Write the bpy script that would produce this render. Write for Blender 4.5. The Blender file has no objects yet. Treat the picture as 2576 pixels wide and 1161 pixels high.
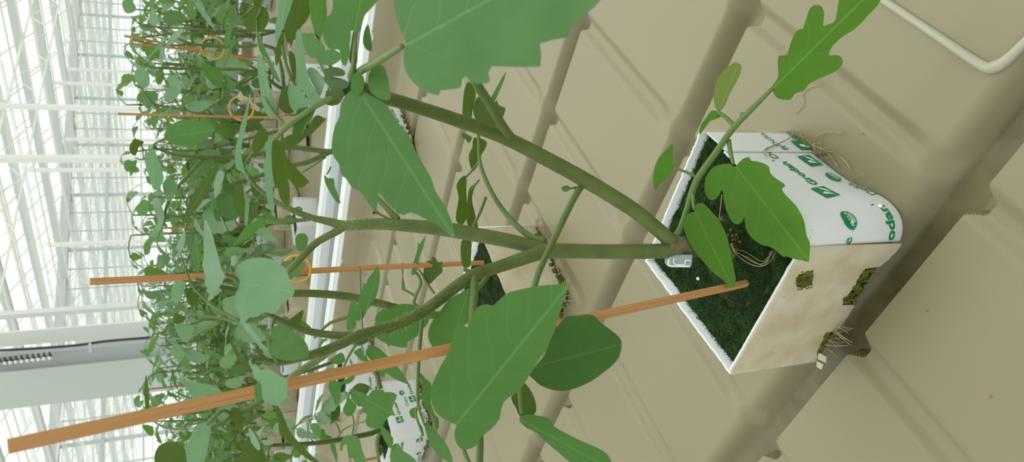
import bpy, bmesh, math, random
from mathutils import Vector, Matrix, noise
from mathutils.geometry import delaunay_2d_cdt
R = math.radians
random.seed(7)
S = bpy.context.scene
COL = S.collection

# ------------------------------------------------------------------ camera, world, exposure
FPX = 1811.05
CAM = Vector((0.0, 0.0, 0.3418))
# rows: image right, image down, forward (the phone was held on its side, so up in the place is left in the picture)
ROW_U = Vector((0.746, 0.665, -0.040)); ROW_D = Vector((0.245, -0.330, -0.912))
FWD = Vector((-0.619, 0.670, -0.409)).normalized()
ROW_U = (ROW_U - FWD * ROW_U.dot(FWD)).normalized()
ROW_D = FWD.cross(ROW_U).normalized()
cam = bpy.data.cameras.new('camera'); cam_o = bpy.data.objects.new('camera', cam); COL.objects.link(cam_o)
cam.sensor_fit = 'HORIZONTAL'; cam.sensor_width = 36.0; cam.lens = FPX / 2576.0 * 36.0
cam.clip_start = 0.02; cam.clip_end = 400
mx, my, mz = ROW_D, ROW_U, -FWD
cam_o.matrix_world = Matrix(((mx.x, my.x, mz.x, CAM.x), (mx.y, my.y, mz.y, CAM.y), (mx.z, my.z, mz.z, CAM.z), (0, 0, 0, 1)))
cam.dof.use_dof = True; cam.dof.focus_distance = 0.45; cam.dof.aperture_fstop = 23.0
S.camera = cam_o
w = bpy.data.worlds.new('overcast_sky'); S.world = w; w.use_nodes = True
bg = w.node_tree.nodes['Background']; bg.inputs[0].default_value = (0.93, 0.97, 0.93, 1); bg.inputs[1].default_value = 0.85
S.view_settings.view_transform = 'Standard'; S.view_settings.look = 'None'
S.view_settings.gamma = 1.0; S.view_settings.exposure = 0.55; S.view_settings.use_curve_mapping = False
sun = bpy.data.lights.new('soft_sun', 'SUN'); sun.energy = 1.3; sun.angle = R(60); sun.color = (1, 0.98, 0.94)
sun_o = bpy.data.objects.new('soft_sun', sun); COL.objects.link(sun_o); sun_o.rotation_euler = (R(-38), R(-8), 0)

def at(px, py, d):
    """world point seen at photo pixel (px, py), d metres along the view axis"""
    return CAM + (ROW_U * ((580.5 - py) / FPX) + ROW_D * ((px - 1288.0) / FPX) + FWD) * d
def ground(px, py, z=0.0):
    v = ROW_U * ((580.5 - py) / FPX) + ROW_D * ((px - 1288.0) / FPX) + FWD
    return CAM + v * ((z - CAM.z) / v.z)

# ------------------------------------------------------------------ materials
def mat(name, color, rough=0.5, spec=0.4, bump=0.0, bscale=200.0, var=0.0, vscale=20.0, trans=0.0, metal=0.0, vcol=None, alpha=1.0):
    m = bpy.data.materials.new(name); m.use_nodes = True
    nt = m.node_tree; b = nt.nodes['Principled BSDF']
    b.inputs['Base Color'].default_value = (*color, 1); b.inputs['Roughness'].default_value = rough
    b.inputs['Specular IOR Level'].default_value = spec; b.inputs['Metallic'].default_value = metal
    tc = nt.nodes.new('ShaderNodeTexCoord')
    if var > 0 or vcol:
        n = nt.nodes.new('ShaderNodeTexNoise'); n.inputs['Scale'].default_value = vscale; n.inputs['Detail'].default_value = 5
        nt.links.new(tc.outputs['Object'], n.inputs['Vector'])
        r = nt.nodes.new('ShaderNodeValToRGB'); r.color_ramp.elements[0].position = 0.35; r.color_ramp.elements[1].position = 0.65
        c2 = vcol if vcol else tuple(c * (1 - var) for c in color)
        r.color_ramp.elements[0].color = (*c2, 1); r.color_ramp.elements[1].color = (*color, 1)
        nt.links.new(n.outputs['Fac'], r.inputs['Fac']); nt.links.new(r.outputs['Color'], b.inputs['Base Color'])
    if bump > 0:
        n2 = nt.nodes.new('ShaderNodeTexNoise'); n2.inputs['Scale'].default_value = bscale; n2.inputs['Detail'].default_value = 3
        nt.links.new(tc.outputs['Object'], n2.inputs['Vector'])
        bp = nt.nodes.new('ShaderNodeBump'); bp.inputs['Strength'].default_value = bump; bp.inputs['Distance'].default_value = 0.002
        nt.links.new(n2.outputs['Fac'], bp.inputs['Height']); nt.links.new(bp.outputs['Normal'], b.inputs['Normal'])
    if trans > 0:
        out = nt.nodes['Material Output']; t = nt.nodes.new('ShaderNodeBsdfTranslucent'); t.inputs['Color'].default_value = (*color, 1)
        mixn = nt.nodes.new('ShaderNodeMixShader'); mixn.inputs[0].default_value = trans
        nt.links.new(b.outputs[0], mixn.inputs[1]); nt.links.new(t.outputs[0], mixn.inputs[2]); nt.links.new(mixn.outputs[0], out.inputs[0])
    return m

def leaf_mat(name, c, under, tr, rough=0.55, spec=0.35, vein=1.5, trans=0.35):
    """leaf: upper and under side colours, veins from the leaf's own UV (u base to tip, v across)"""
    m = bpy.data.materials.new(name); m.use_nodes = True; nt = m.node_tree; N = nt.nodes; L = nt.links
    b = N['Principled BSDF']; out = N['Material Output']
    b.inputs['Roughness'].default_value = rough; b.inputs['Specular IOR Level'].default_value = spec
    uv = N.new('ShaderNodeUVMap'); sp = N.new('ShaderNodeSeparateXYZ'); L.new(uv.outputs[0], sp.inputs[0])
    def math_(op, a, b_=None, c_=None):
        n = N.new('ShaderNodeMath'); n.operation = op
        for i, x in enumerate((a, b_, c_)):
            if x is None: continue
            if isinstance(x, (int, float)): n.inputs[i].default_value = x
            else: L.new(x, n.inputs[i])
        return n.outputs[0]
    av = math_('ABSOLUTE', sp.outputs[1])
    mid = math_('SUBTRACT', 1.0, math_('MULTIPLY', av, 70.0)); mid = math_('MAXIMUM', mid, 0.0)
    ph = math_('SUBTRACT', sp.outputs[0], math_('MULTIPLY', av, 0.75))
    wn = N.new('ShaderNodeTexNoise'); wn.inputs['Scale'].default_value = 5.0; wn.inputs['Detail'].default_value = 2; L.new(uv.outputs[0], wn.inputs['Vector'])
    ph = math_('SUBTRACT', ph, math_('MULTIPLY', math_('POWER', av, 2.0), 0.8))
    ph = math_('ADD', math_('MULTIPLY', ph, 6.0), math_('MULTIPLY', wn.outputs[0], 0.9))
    fr = math_('ABSOLUTE', math_('SUBTRACT', math_('FRACT', ph), 0.5))     # 0 at the vein
    lat = math_('MAXIMUM', math_('SUBTRACT', 1.0, math_('MULTIPLY', fr, 16.0)), 0.0)
    veins = math_('MINIMUM', math_('ADD', mid, math_('MULTIPLY', lat, 0.28)), 1.0)
    tc = N.new('ShaderNodeTexCoord'); nz = N.new('ShaderNodeTexNoise'); nz.inputs['Scale'].default_value = 60; nz.inputs['Detail'].default_value = 4
    L.new(tc.outputs['Object'], nz.inputs['Vector'])
    def rgb(col, k=1.0):
        n = N.new('ShaderNodeRGB'); n.outputs[0].default_value = (*[min(1, x * k) for x in col], 1); return n.outputs[0]
    def mixc(f, a, b_):
        n = N.new('ShaderNodeMix'); n.data_type = 'RGBA'
        if isinstance(f, float): n.inputs[0].default_value = f
        else: L.new(f, n.inputs[0])
        L.new(a, n.inputs[6]); L.new(b_, n.inputs[7]); return n.outputs[2]
    geo = N.new('ShaderNodeNewGeometry')
    top = mixc(nz.outputs[0], rgb(c, 0.82), rgb(c, 1.18)); top = mixc(math_('MULTIPLY', veins, 0.75), top, rgb(tuple(x * vein + 0.03 for x in c)))
    und = mixc(math_('MULTIPLY', veins, 0.5), rgb(under), rgb(under, 1.5))
    L.new(mixc(geo.outputs['Backfacing'], top, und), b.inputs['Base Color'])
    hgt = math_('SUBTRACT', math_('MULTIPLY', nz.outputs[0], 1.6), math_('MULTIPLY', veins, 0.8))
    bp = N.new('ShaderNodeBump'); bp.inputs['Strength'].default_value = 0.35; bp.inputs['Distance'].default_value = 0.002
    L.new(hgt, bp.inputs['Height']); L.new(bp.outputs[0], b.inputs['Normal'])
    t = N.new('ShaderNodeBsdfTranslucent'); L.new(rgb(tr), t.inputs['Color']); 
    ms = N.new('ShaderNodeMixShader'); ms.inputs[0].default_value = trans
    L.new(b.outputs[0], ms.inputs[1]); L.new(t.outputs[0], ms.inputs[2]); L.new(ms.outputs[0], out.inputs[0])
    return m

M = {}
M['leaf'] = leaf_mat('leaf_green', (0.078, 0.205, 0.042), (0.10, 0.19, 0.05), (0.13, 0.32, 0.03))
M['fresh'] = leaf_mat('leaf_fresh_green', (0.075, 0.205, 0.012), (0.11, 0.24, 0.03), (0.17, 0.40, 0.02))
M['pale'] = leaf_mat('leaf_downy_pale_green', (0.17, 0.33, 0.17), (0.13, 0.25, 0.09), (0.16, 0.36, 0.08), rough=0.7)
M['grey'] = leaf_mat('leaf_downy_grey_green', (0.27, 0.41, 0.27), (0.17, 0.28, 0.12), (0.16, 0.34, 0.10), rough=0.75)
M['dark'] = leaf_mat('leaf_underside_olive', (0.075, 0.125, 0.018), (0.075, 0.125, 0.018), (0.10, 0.19, 0.01), vein=1.35)
M['deep'] = leaf_mat('leaf_deep_green', (0.050, 0.135, 0.022), (0.06, 0.13, 0.02), (0.08, 0.22, 0.01))
M['rowa'] = leaf_mat('row_leaf_haze_green', (0.125, 0.235, 0.090), (0.085, 0.14, 0.03), (0.17, 0.33, 0.06), trans=.45)  # distance haze put into the colour: paler, less saturated green
M['rowb'] = leaf_mat('row_leaf_downy_haze', (0.225, 0.36, 0.21), (0.11, 0.19, 0.055), (0.19, 0.36, 0.10), rough=0.7, trans=.45)  # downy blade, paled further by haze put into its colour
M['stem'] = mat('tomato_stem', (0.13, 0.18, 0.045), 0.55, 0.35, bump=0.15, bscale=900, var=0.25, vscale=90)
M['petiole'] = mat('leaf_stalk_green', (0.125, 0.20, 0.048), 0.5, 0.35, var=0.15, vscale=80)
M['bark'] = mat('stem_base_downy_brown', (0.17, 0.15, 0.08), 0.8, 0.2, bump=0.5, bscale=600, vcol=(0.07, 0.08, 0.03), vscale=150)
M['hair'] = mat('stem_hair', (0.75, 0.8, 0.62), 0.5, 0.3, trans=0.5)
M['film'] = mat('white_plastic_film', (0.84, 0.87, 0.89), 0.35, 0.5, bump=0.12, bscale=60, trans=0.12)
M['paper'] = mat('cream_bleached_film', (0.60, 0.55, 0.42), 0.75, 0.2, bump=0.1, bscale=120, vcol=(0.50, 0.42, 0.28), vscale=55)
M['print'] = mat('green_print', (0.010, 0.23, 0.065), 0.45, 0.4)
M['moss'] = mat('dark_moss', (0.022, 0.045, 0.012), 0.9, 0.1, bump=0.8, bscale=900, vcol=(0.008, 0.018, 0.006), vscale=140)
M['strand'] = mat('moss_strand', (0.035, 0.085, 0.016), 0.8, 0.15, vcol=(0.012, 0.030, 0.008), vscale=120)
M['algae'] = mat('olive_algae', (0.17, 0.19, 0.03), 0.85, 0.15, bump=0.9, bscale=700, vcol=(0.06, 0.07, 0.01), vscale=260)
M['wool'] = mat('rooted_rockwool', (0.10, 0.10, 0.035), 0.95, 0.1, bump=0.8, bscale=500, vcol=(0.035, 0.04, 0.015), vscale=110)
M['root'] = mat('dry_root', (0.50, 0.42, 0.25), 0.8, 0.2, vcol=(0.30, 0.24, 0.12), vscale=200)
M['debris'] = mat('brown_crumb', (0.33, 0.17, 0.08), 0.9, 0.1, vcol=(0.16, 0.08, 0.03), vscale=300)
M['clip'] = mat('clear_silicone_clip', (0.62, 0.72, 0.74), 0.2, 0.6, trans=0.55)
M['bead'] = mat('white_bead', (0.85, 0.87, 0.85), 0.3, 0.5)
M['ring'] = mat('orange_ring_plastic', (0.72, 0.36, 0.03), 0.4, 0.4)
M['hookm'] = mat('brown_dry_remnant', (0.10, 0.08, 0.05), 0.9, 0.1)
M['yellow'] = mat('yellow_petal', (0.8, 0.6, 0.03), 0.5, 0.3, trans=0.3)

def bamboo_mat():
    m = bpy.data.materials.new('split_bamboo'); m.use_nodes = True; nt = m.node_tree; b = nt.nodes['Principled BSDF']
    uv = nt.nodes.new('ShaderNodeUVMap'); mp = nt.nodes.new('ShaderNodeMapping'); mp.inputs['Scale'].default_value = (6, 60, 1)
    n = nt.nodes.new('ShaderNodeTexNoise'); n.inputs['Scale'].default_value = 1.0; n.inputs['Detail'].default_value = 5
    r = nt.nodes.new('ShaderNodeValToRGB'); e = r.color_ramp.elements
    e[0].position = 0.33; e[0].color = (0.24, 0.10, 0.032, 1); e[1].position = 0.62; e[1].color = (0.62, 0.34, 0.14, 1)
    x = r.color_ramp.elements.new(0.45); x.color = (0.50, 0.25, 0.09, 1)
    nt.links.new(uv.outputs[0], mp.inputs[0]); nt.links.new(mp.outputs[0], n.inputs['Vector'])
    nt.links.new(n.outputs['Fac'], r.inputs['Fac']); nt.links.new(r.outputs[0], b.inputs['Base Color'])
    b.inputs['Roughness'].default_value = 0.6; b.inputs['Specular IOR Level'].default_value = 0.25
    return m
M['bamboo'] = bamboo_mat()

def tray_mat():
    """beige plastic; brown-olive algae film collects in the lowest channel next to the near block"""
    m = bpy.data.materials.new('beige_tray_plastic'); m.use_nodes = True; nt = m.node_tree; N = nt.nodes; L = nt.links
    b = N['Principled BSDF']; b.inputs['Roughness'].default_value = 0.42; b.inputs['Specular IOR Level'].default_value = 0.45
    tc = N.new('ShaderNodeTexCoord')
    n = N.new('ShaderNodeTexNoise'); n.inputs['Scale'].default_value = 5; n.inputs['Detail'].default_value = 4
    L.new(tc.outputs['Object'], n.inputs['Vector'])
    r = N.new('ShaderNodeValToRGB'); r.color_ramp.elements[0].position = 0.3; r.color_ramp.elements[1].position = 0.7
    r.color_ramp.elements[0].color = (0.230, 0.202, 0.113, 1); r.color_ramp.elements[1].color = (0.256, 0.225, 0.130, 1)
    L.new(n.outputs['Fac'], r.inputs['Fac'])
    # vertex attribute "silt": 1 on the stained channel floor
    at_ = N.new('ShaderNodeAttribute'); at_.attribute_name = 'silt'
    n2 = N.new('ShaderNodeTexNoise'); n2.inputs['Scale'].default_value = 45; n2.inputs['Detail'].default_value = 6
    L.new(tc.outputs['Object'], n2.inputs['Vector'])
    r2 = N.new('ShaderNodeValToRGB'); r2.color_ramp.elements[0].position = 0.35; r2.color_ramp.elements[1].position = 0.7
    r2.color_ramp.elements[0].color = (0.105, 0.085, 0.034, 1); r2.color_ramp.elements[1].color = (0.18, 0.15, 0.068, 1)
    L.new(n2.outputs['Fac'], r2.inputs['Fac'])
    mx_ = N.new('ShaderNodeMix'); mx_.data_type = 'RGBA'; L.new(at_.outputs['Fac'], mx_.inputs[0]); L.new(r.outputs[0], mx_.inputs[6]); L.new(r2.outputs[0], mx_.inputs[7])
    # specks of dirt
    n3 = N.new('ShaderNodeTexVoronoi'); n3.inputs['Scale'].default_value = 28; L.new(tc.outputs['Object'], n3.inputs['Vector'])
    lt = N.new('ShaderNodeMath'); lt.operation = 'LESS_THAN'; lt.inputs[1].default_value = 0.028; L.new(n3.outputs['Distance'], lt.inputs[0])
    dk = N.new('ShaderNodeRGB'); dk.outputs[0].default_value = (0.18, 0.13, 0.06, 1)
    mx2 = N.new('ShaderNodeMix'); mx2.data_type = 'RGBA'; L.new(lt.outputs[0], mx2.inputs[0]); L.new(mx_.outputs[2], mx2.inputs[6]); L.new(dk.outputs[0], mx2.inputs[7])
    L.new(mx2.outputs[2], b.inputs['Base Color'])
    return m
M['tray'] = tray_mat()
M['seam'] = mat('pale_seam_bead', (0.40, 0.39, 0.29), 0.4, 0.5)
M['soft'] = leaf_mat('leaf_soft_green', (0.105, 0.235, 0.078), (0.11, 0.2, 0.06), (0.14, 0.33, 0.04), rough=.6)
M['backlit'] = leaf_mat('leaf_backlit_underside', (0.20, 0.27, 0.075), (0.20, 0.27, 0.075), (0.24, 0.36, 0.06))  # light coming through the blade is put into its lighter colour
M['rail'] = mat('white_coated_rail', (0.80, 0.82, 0.82), 0.35, 0.5)
M['alu'] = mat('grey_aluminium_profile', (0.27, 0.30, 0.31), 0.4, 0.5, metal=0.2)
M['white'] = mat('white_painted_steel', (0.90, 0.91, 0.88), 0.45, 0.4)
M['cream'] = mat('ivory_painted_bar', (0.82, 0.81, 0.75), 0.5, 0.4)
M['gutter'] = mat('grey_gutter', (0.60, 0.64, 0.64), 0.5, 0.4)
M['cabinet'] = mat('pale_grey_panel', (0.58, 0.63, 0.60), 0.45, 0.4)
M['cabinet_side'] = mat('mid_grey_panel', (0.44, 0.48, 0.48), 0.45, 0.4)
M['cable'] = mat('black_cable', (0.03, 0.03, 0.035), 0.5, 0.4)
M['concrete'] = mat('pale_concrete', (0.50, 0.49, 0.45), 0.85, 0.2, var=0.15, vscale=3)
def glass(name, fac, tint):
    m = bpy.data.materials.new(name); m.use_nodes = True; nt = m.node_tree; out = nt.nodes['Material Output']
    b = nt.nodes['Principled BSDF']; b.inputs['Base Color'].default_value = (*tint, 1); b.inputs['Roughness'].default_value = 0.3
    tl = nt.nodes.new('ShaderNodeBsdfTranslucent'); tl.inputs[0].default_value = (*tint, 1)
    m1 = nt.nodes.new('ShaderNodeMixShader'); m1.inputs[0].default_value = 0.8
    nt.links.new(b.outputs[0], m1.inputs[1]); nt.links.new(tl.outputs[0], m1.inputs[2])
    t = nt.nodes.new('ShaderNodeBsdfTransparent'); t.inputs[0].default_value = (0.97, 0.985, 0.975, 1)
    ms = nt.nodes.new('ShaderNodeMixShader'); ms.inputs[0].default_value = fac
    nt.links.new(t.outputs[0], ms.inputs[1]); nt.links.new(m1.outputs[0], ms.inputs[2]); nt.links.new(ms.outputs[0], out.inputs[0])
    return m
M['roofglass'] = glass('roof_glass', 0.06, (0.9, 0.93, 0.9))
M['wallglass'] = glass('diffuse_wall_glass', 0.25, (0.85, 0.92, 0.9))

# ------------------------------------------------------------------ helpers
class MB:
    """collects shapes for ONE mesh object"""
    def __init__(s): s.v = []; s.f = []; s.uv = {}; s.mi = []
    def add(s, vs, fs, uvs=None, mi=0):
        o = len(s.v); s.v += [Vector(p) for p in vs]
        for f in fs: s.f.append(tuple(i + o for i in f)); s.mi.append(mi)
        if uvs:
            for i, u in enumerate(uvs): s.uv[o + i] = u
    def box(s, lo, hi, mi=0):
        x0, y0, z0 = lo; x1, y1, z1 = hi
        s.add([(x0, y0, z0), (x1, y0, z0), (x1, y1, z0), (x0, y1, z0), (x0, y0, z1), (x1, y0, z1), (x1, y1, z1), (x0, y1, z1)],
              [(0, 3, 2, 1), (4, 5, 6, 7), (0, 1, 5, 4), (1, 2, 6, 5), (2, 3, 7, 6), (3, 0, 4, 7)], mi=mi)
    def bar(s, a, b, w_, h_=None, n=4):
        a, b = Vector(a), Vector(b); h_ = h_ or w_
        d = (b - a).normalized(); up = Vector((0, 0, 1)) if abs(d.z) < 0.95 else Vector((0, 1, 0))
        sx = d.cross(up).normalized() * w_ / 2; sy = sx.cross(d).normalized() * h_ / 2
        vs = []
        for p in (a, b): vs += [p - sx - sy, p + sx - sy, p + sx + sy, p - sx + sy]
        s.add(vs, [(3, 2, 1, 0), (4, 5, 6, 7), (0, 1, 5, 4), (1, 2, 6, 5), (2, 3, 7, 6), (3, 0, 4, 7)])
    def tube(s, pts, radii, n=10, sub=4, cap=True, wob=0.0):
        P = [Vector(p) for p in pts]
        if isinstance(radii, (int, float)): radii = [radii] * len(P)
        Q, Rr = [], []
        for i in range(len(P) - 1):
            p0 = P[max(i - 1, 0)]; p1 = P[i]; p2 = P[i + 1]; p3 = P[min(i + 2, len(P) - 1)]
            for k in range(sub):
                t = k / sub
                Q.append(0.5 * ((2 * p1) + (p2 - p0) * t + (2 * p0 - 5 * p1 + 4 * p2 - p3) * t * t + (3 * p1 - p0 - 3 * p2 + p3) * t ** 3))
                Rr.append(radii[i] * (1 - t) + radii[i + 1] * t)
        Q.append(P[-1]); Rr.append(radii[-1])
        tan = [(Q[min(i + 1, len(Q) - 1)] - Q[max(i - 1, 0)]).normalized() for i in range(len(Q))]
        nrm = tan[0].orthogonal().normalized()
        vs, uvs = [], []; L = 0
        for i, q in enumerate(Q):
            nrm = (nrm - tan[i] * nrm.dot(tan[i])).normalized(); bi = tan[i].cross(nrm)
            if i: L += (q - Q[i - 1]).length
            for k in range(n):
                a = 2 * math.pi * k / n; rr = Rr[i] * (1 + wob * noise.noise(q * 400 + Vector((k, 0, 0))))
                vs.append(q + (nrm * math.cos(a) + bi * math.sin(a)) * rr); uvs.append((L, k / n))
        fs = [(i * n + k, i * n + (k + 1) % n, (i + 1) * n + (k + 1) % n, (i + 1) * n + k) for i in range(len(Q) - 1) for k in range(n)]
        if cap: fs += [tuple(reversed(range(n))), tuple(range((len(Q) - 1) * n, len(Q) * n))]
        s.add(vs, fs, uvs)
        return Q, Rr, tan
    def blob(s, c, r, seed=0, rough=0.25, seg=10, flat=1.0):
        bm = bmesh.new(); bmesh.ops.create_icosphere(bm, subdivisions=2, radius=1)
        vs = [Vector(c) + Vector((v.co.x, v.co.y, v.co.z * flat)) * r * (1 + rough * noise.noise(v.co * 1.7 + Vector((seed, seed * 3, 0)))) for v in bm.verts]
        s.add(vs, [tuple(x.index for x in f.verts) for f in bm.faces]); bm.free()
    def build(s, name, m, parent=None, off=None, smooth=True):
        me = bpy.data.meshes.new(name)
        o_ = off if off is not None else (Vector(parent_loc(parent)) if parent else Vector())
        me.from_pydata([p - o_ for p in s.v], [], s.f)
        if s.uv:
            ul = me.uv_layers.new(name='UVMap')
            for lp in me.loops: ul.data[lp.index].uv = s.uv.get(lp.vertex_index, (0.5, 0.0))
        ms = m if isinstance(m, (list, tuple)) else [m]
        for x in ms: me.materials.append(x)
        for i, p in enumerate(me.polygons):
            p.use_smooth = smooth; p.material_index = s.mi[i]
        me.update()
        ob = bpy.data.objects.new(name, me); COL.objects.link(ob)
        if parent: ob.parent = parent
        return ob
def parent_loc(o):
    p = Vector(); 
    while o: p = p + o.location; o = o.parent
    return p
def tag(o, label=None, cat=None, group=None, kind=None):
    if label: o['label'] = label
    if cat: o['category'] = cat
    if group: o['group'] = group
    if kind: o['kind'] = kind
    return o
def empty(name, loc, label=None, cat=None, group=None, rz=0.0):
    e = bpy.data.objects.new(name, None); COL.objects.link(e); e.empty_display_size = 0.02
    e.location = loc; e.rotation_euler = (0, 0, rz)
    return tag(e, label, cat, group)
def struct(o): o['kind'] = 'structure'; return o

def smooth_loop(pts, n=2):
    out = []; m = len(pts)
    for i in range(m):
        p0, p1, p2, p3 = (Vector(pts[(i + k) % m]) for k in (-1, 0, 1, 2))
        for k in range(n):
            t = k / n
            out.append(0.5 * ((2 * p1) + (p2 - p0) * t + (2 * p0 - 5 * p1 + 4 * p2 - p3) * t * t + (3 * p1 - p0 - 3 * p2 + p3) * t ** 3))
    return out
def fill(loop, step, extra=()):
    """triangulate a 2-D outline with interior points"""
    def inside(p):
        c = False; j = len(loop) - 1
        for i in range(len(loop)):
            a, b = loop[i], loop[j]
            if (a.y > p.y) != (b.y > p.y) and p.x < (b.x - a.x) * (p.y - a.y) / (b.y - a.y) + a.x: c = not c
            j = i
        return c
    xs = [p.x for p in loop]; ys = [p.y for p in loop]
    pts = list(loop); y = min(ys); r = 0
    cand = [Vector(e) for e in extra]
    while y < max(ys):
        x = min(xs) + (step / 2 if r % 2 else 0)
        while x < max(xs): cand.append(Vector((x, y))); x += step
        y += step * 0.87; r += 1
    for c in cand:
        if inside(c) and min((c - q).length_squared for q in loop) > (step * 0.35) ** 2: pts.append(c)
    res = delaunay_2d_cdt(pts, [], [list(range(len(loop)))], 1, 1e-7)
    return res[0], res[2]

def leaf_px(parent, pts, base, tip, db, dt, m='leaf', g=0.5, keel=-0.12, bend=0.0, name='leaflet', roll=None, wave=0.02, up=True):
    """a leaf traced in photo pixels and placed in space: db, dt = distance of base and tip, g = lean of the blade, keel = fold along the midrib"""
    base, tip = Vector(base), Vector(tip); ax = tip - base; Lp = ax.length; ax = ax / Lp; pv = Vector((-ax.y, ax.x))
    loop = smooth_loop(pts, 2)
    extra = [base + ax * Lp * k / 12 for k in range(1, 12)]
    vs, fs = fill(loop, max(Lp / 15, 7), extra)
    Lm = Lp / FPX * (db + dt) / 2
    rl = -g * pv.x if roll is None else roll
    rd = random.Random(int(base.x * 7 + base.y)); off = Vector((rd.random() * 50, rd.random() * 50, 0))
    V, UV = [], []
    for p in vs:
        p = Vector(p); q = p - base; u = q.dot(ax) / Lp; v = q.dot(pv) / Lp
        d = db + (dt - db) * u + rl * v * Lm + keel * Lm * (math.sqrt(v * v + 0.0009) - 0.03) * -1 + bend * 4 * u * (1 - u) * Lm
        d += wave * Lm * noise.noise(Vector((u * 4, v * 4, 0)) + off) * min(1, abs(v) * 8)
        V.append(at(p.x, p.y, d)); UV.append((u, v))
    # upper side towards the sky unless the photo shows the under side
    F = []
    for f in fs:
        n = (V[f[1]] - V[f[0]]).cross(V[f[2]] - V[f[0]])
        facing = n.dot(CAM - V[f[0]]) > 0
        F.append(f if facing == up else tuple(reversed(f)))
    mb = MB(); mb.add(V, F, UV)
    return mb.build(name, M[m], parent)
def z(ox, oy, s, *pts): return [(ox + x * s, oy + y * s) for x, y in pts]
def stalk(pts, name, m, parent, n=8, sub=4, wob=0.0):
    """tube through (px, py, distance, width in pixels)"""
    mb = MB(); r = mb.tube([at(p[0], p[1], p[2]) for p in pts], [p[3] / 2 / FPX * p[2] for p in pts], n, sub, wob=wob)
    return mb.build(name, M[m], parent), r

# ------------------------------------------------------------------ the greenhouse
FLOOR = -0.80; EAVE = 4.20
mb = MB(); mb.box((-60, -6, FLOOR - 0.1), (14, 75, FLOOR)); struct(mb.build('floor', M['concrete'], smooth=False))
# far glass wall, 29 m away
WC = Vector((-19.7, 21.3, 0)); WD = Vector((math.sin(R(17)), math.cos(R(17)), 0)); WN = Vector((WD.y, -WD.x, 0))
def wp(s, zz, k=0.0): p = WC + WD * s + WN * k; return Vector((p.x, p.y, zz))
wall = MB(); wall.add([wp(-26, FLOOR), wp(40, FLOOR), wp(40, EAVE + 0.3), wp(-26, EAVE + 0.3)], [(0, 1, 2, 3)])
wall = struct(wall.build('wall_back', M['wallglass'], smooth=False))
mb = MB()
for k in range(-34, 53): mb.bar(wp(k * 0.76, FLOOR, .05), wp(k * 0.76, EAVE + .2, .05), 0.09 if k % 3 == 0 else 0.035)
mb.build('mullions', M['gutter'], wall, smooth=False)
mb = MB()
for zz, t in ((3.02, .11), (EAVE + .1, .28), (1.9, .05)): mb.bar(wp(-26, zz, .08), wp(40, zz, .08), t)
for k in range(16): mb.bar(wp(-26, 0.3 + 0.27 * k, .04), wp(40, 0.3 + 0.27 * k, .04), 0.018)
mb.build('wall_rails', M['gutter'], wall, smooth=False)
mb = MB(); mb.bar(wp(-3.6, 1.0, .12), wp(-3.6, EAVE - .4, .12), .30); mb.build('wall_pillar', M['gutter'], wall, smooth=False)
# roof spans, gutters running along x
ZR = EAVE + 0.85; X0, X1 = -45.0, 6.0
for k in range(-2, 15):
    y0 = 1.0 + 3.2 * k; y1 = y0 + 3.2; ym = y0 + 1.6
    g = MB(); g.box((X0, y0 - .08, EAVE - .07), (X1, y0 + .08, EAVE + .10)); g = struct(g.build('ceiling', M['gutter'], smooth=False))
    b = MB(); b.add([(X0, y0, EAVE + .1), (X1, y0, EAVE + .1), (X1, ym, ZR), (X0, ym, ZR), (X0, y1, EAVE + .1), (X1, y1, EAVE + .1)], [(0, 1, 2, 3), (3, 2, 5, 4)])
    b.build('roof_panes', M['roofglass'], g, smooth=False)
    b = MB(); b.bar((X0, ym, ZR), (X1, ym, ZR), .09)
    x = X0
    while x < X1:
        b.bar((x, y0, EAVE + .1), (x, ym, ZR), .035); b.bar((x, ym, ZR), (x, y1, EAVE + .1), .035); x += 1.25
    b.build('glazing_bars', M['white'], g, smooth=False)
    b = MB()
    for yy, zz, t in ((y0 + .75, EAVE - .25, .032), (y0 + 1.35, EAVE - .42, .022), (y0 + 2.1, EAVE - .3, .036), (y0 + 2.7, EAVE - .5, .025)): b.bar((X0, yy, zz), (X1, yy, zz), t)
    b.build('pipes', M['cream'], g, smooth=False)
# lattice girders across the spans
for i, x in enumerate(range(-41, 0, 10)):
    b = MB(); za, zb = EAVE - .75, EAVE - .12
    b.bar((x, -5, za), (x, 46, za), .035); b.bar((x, -5, zb), (x, 46, zb), .05)
    y = -5.0
    while y < 46: b.bar((x, y, za), (x, y + .8, zb), .016); b.bar((x, y + .8, zb), (x, y + 1.6, za), .016); y += 1.6
    struct(b.build('roof_girder', M['white'], smooth=False))
def ray_at(px, py, depth, zz):
    p = at(px, py, depth); return Vector((p.x, p.y, zz))
for px, py, d, wd, top in ((160, 270, 14, .085, EAVE), (160, 399, 12, .10, EAVE), (250, 212, 24, .085, EAVE), (250, 177, 27, .085, EAVE), (260, 351, 26, .085, EAVE), (250, 427, 20, .085, EAVE), (240, 611, 22, .10, EAVE), (150, 782, 6.3, .05, EAVE)):
    c = ray_at(px, py, d, FLOOR); b = MB(); b.box((c.x - wd / 2, c.y - wd / 2, FLOOR), (c.x + wd / 2, c.y + wd / 2, top))
    struct(b.build('greenhouse_post', M['white'], smooth=False))
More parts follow.
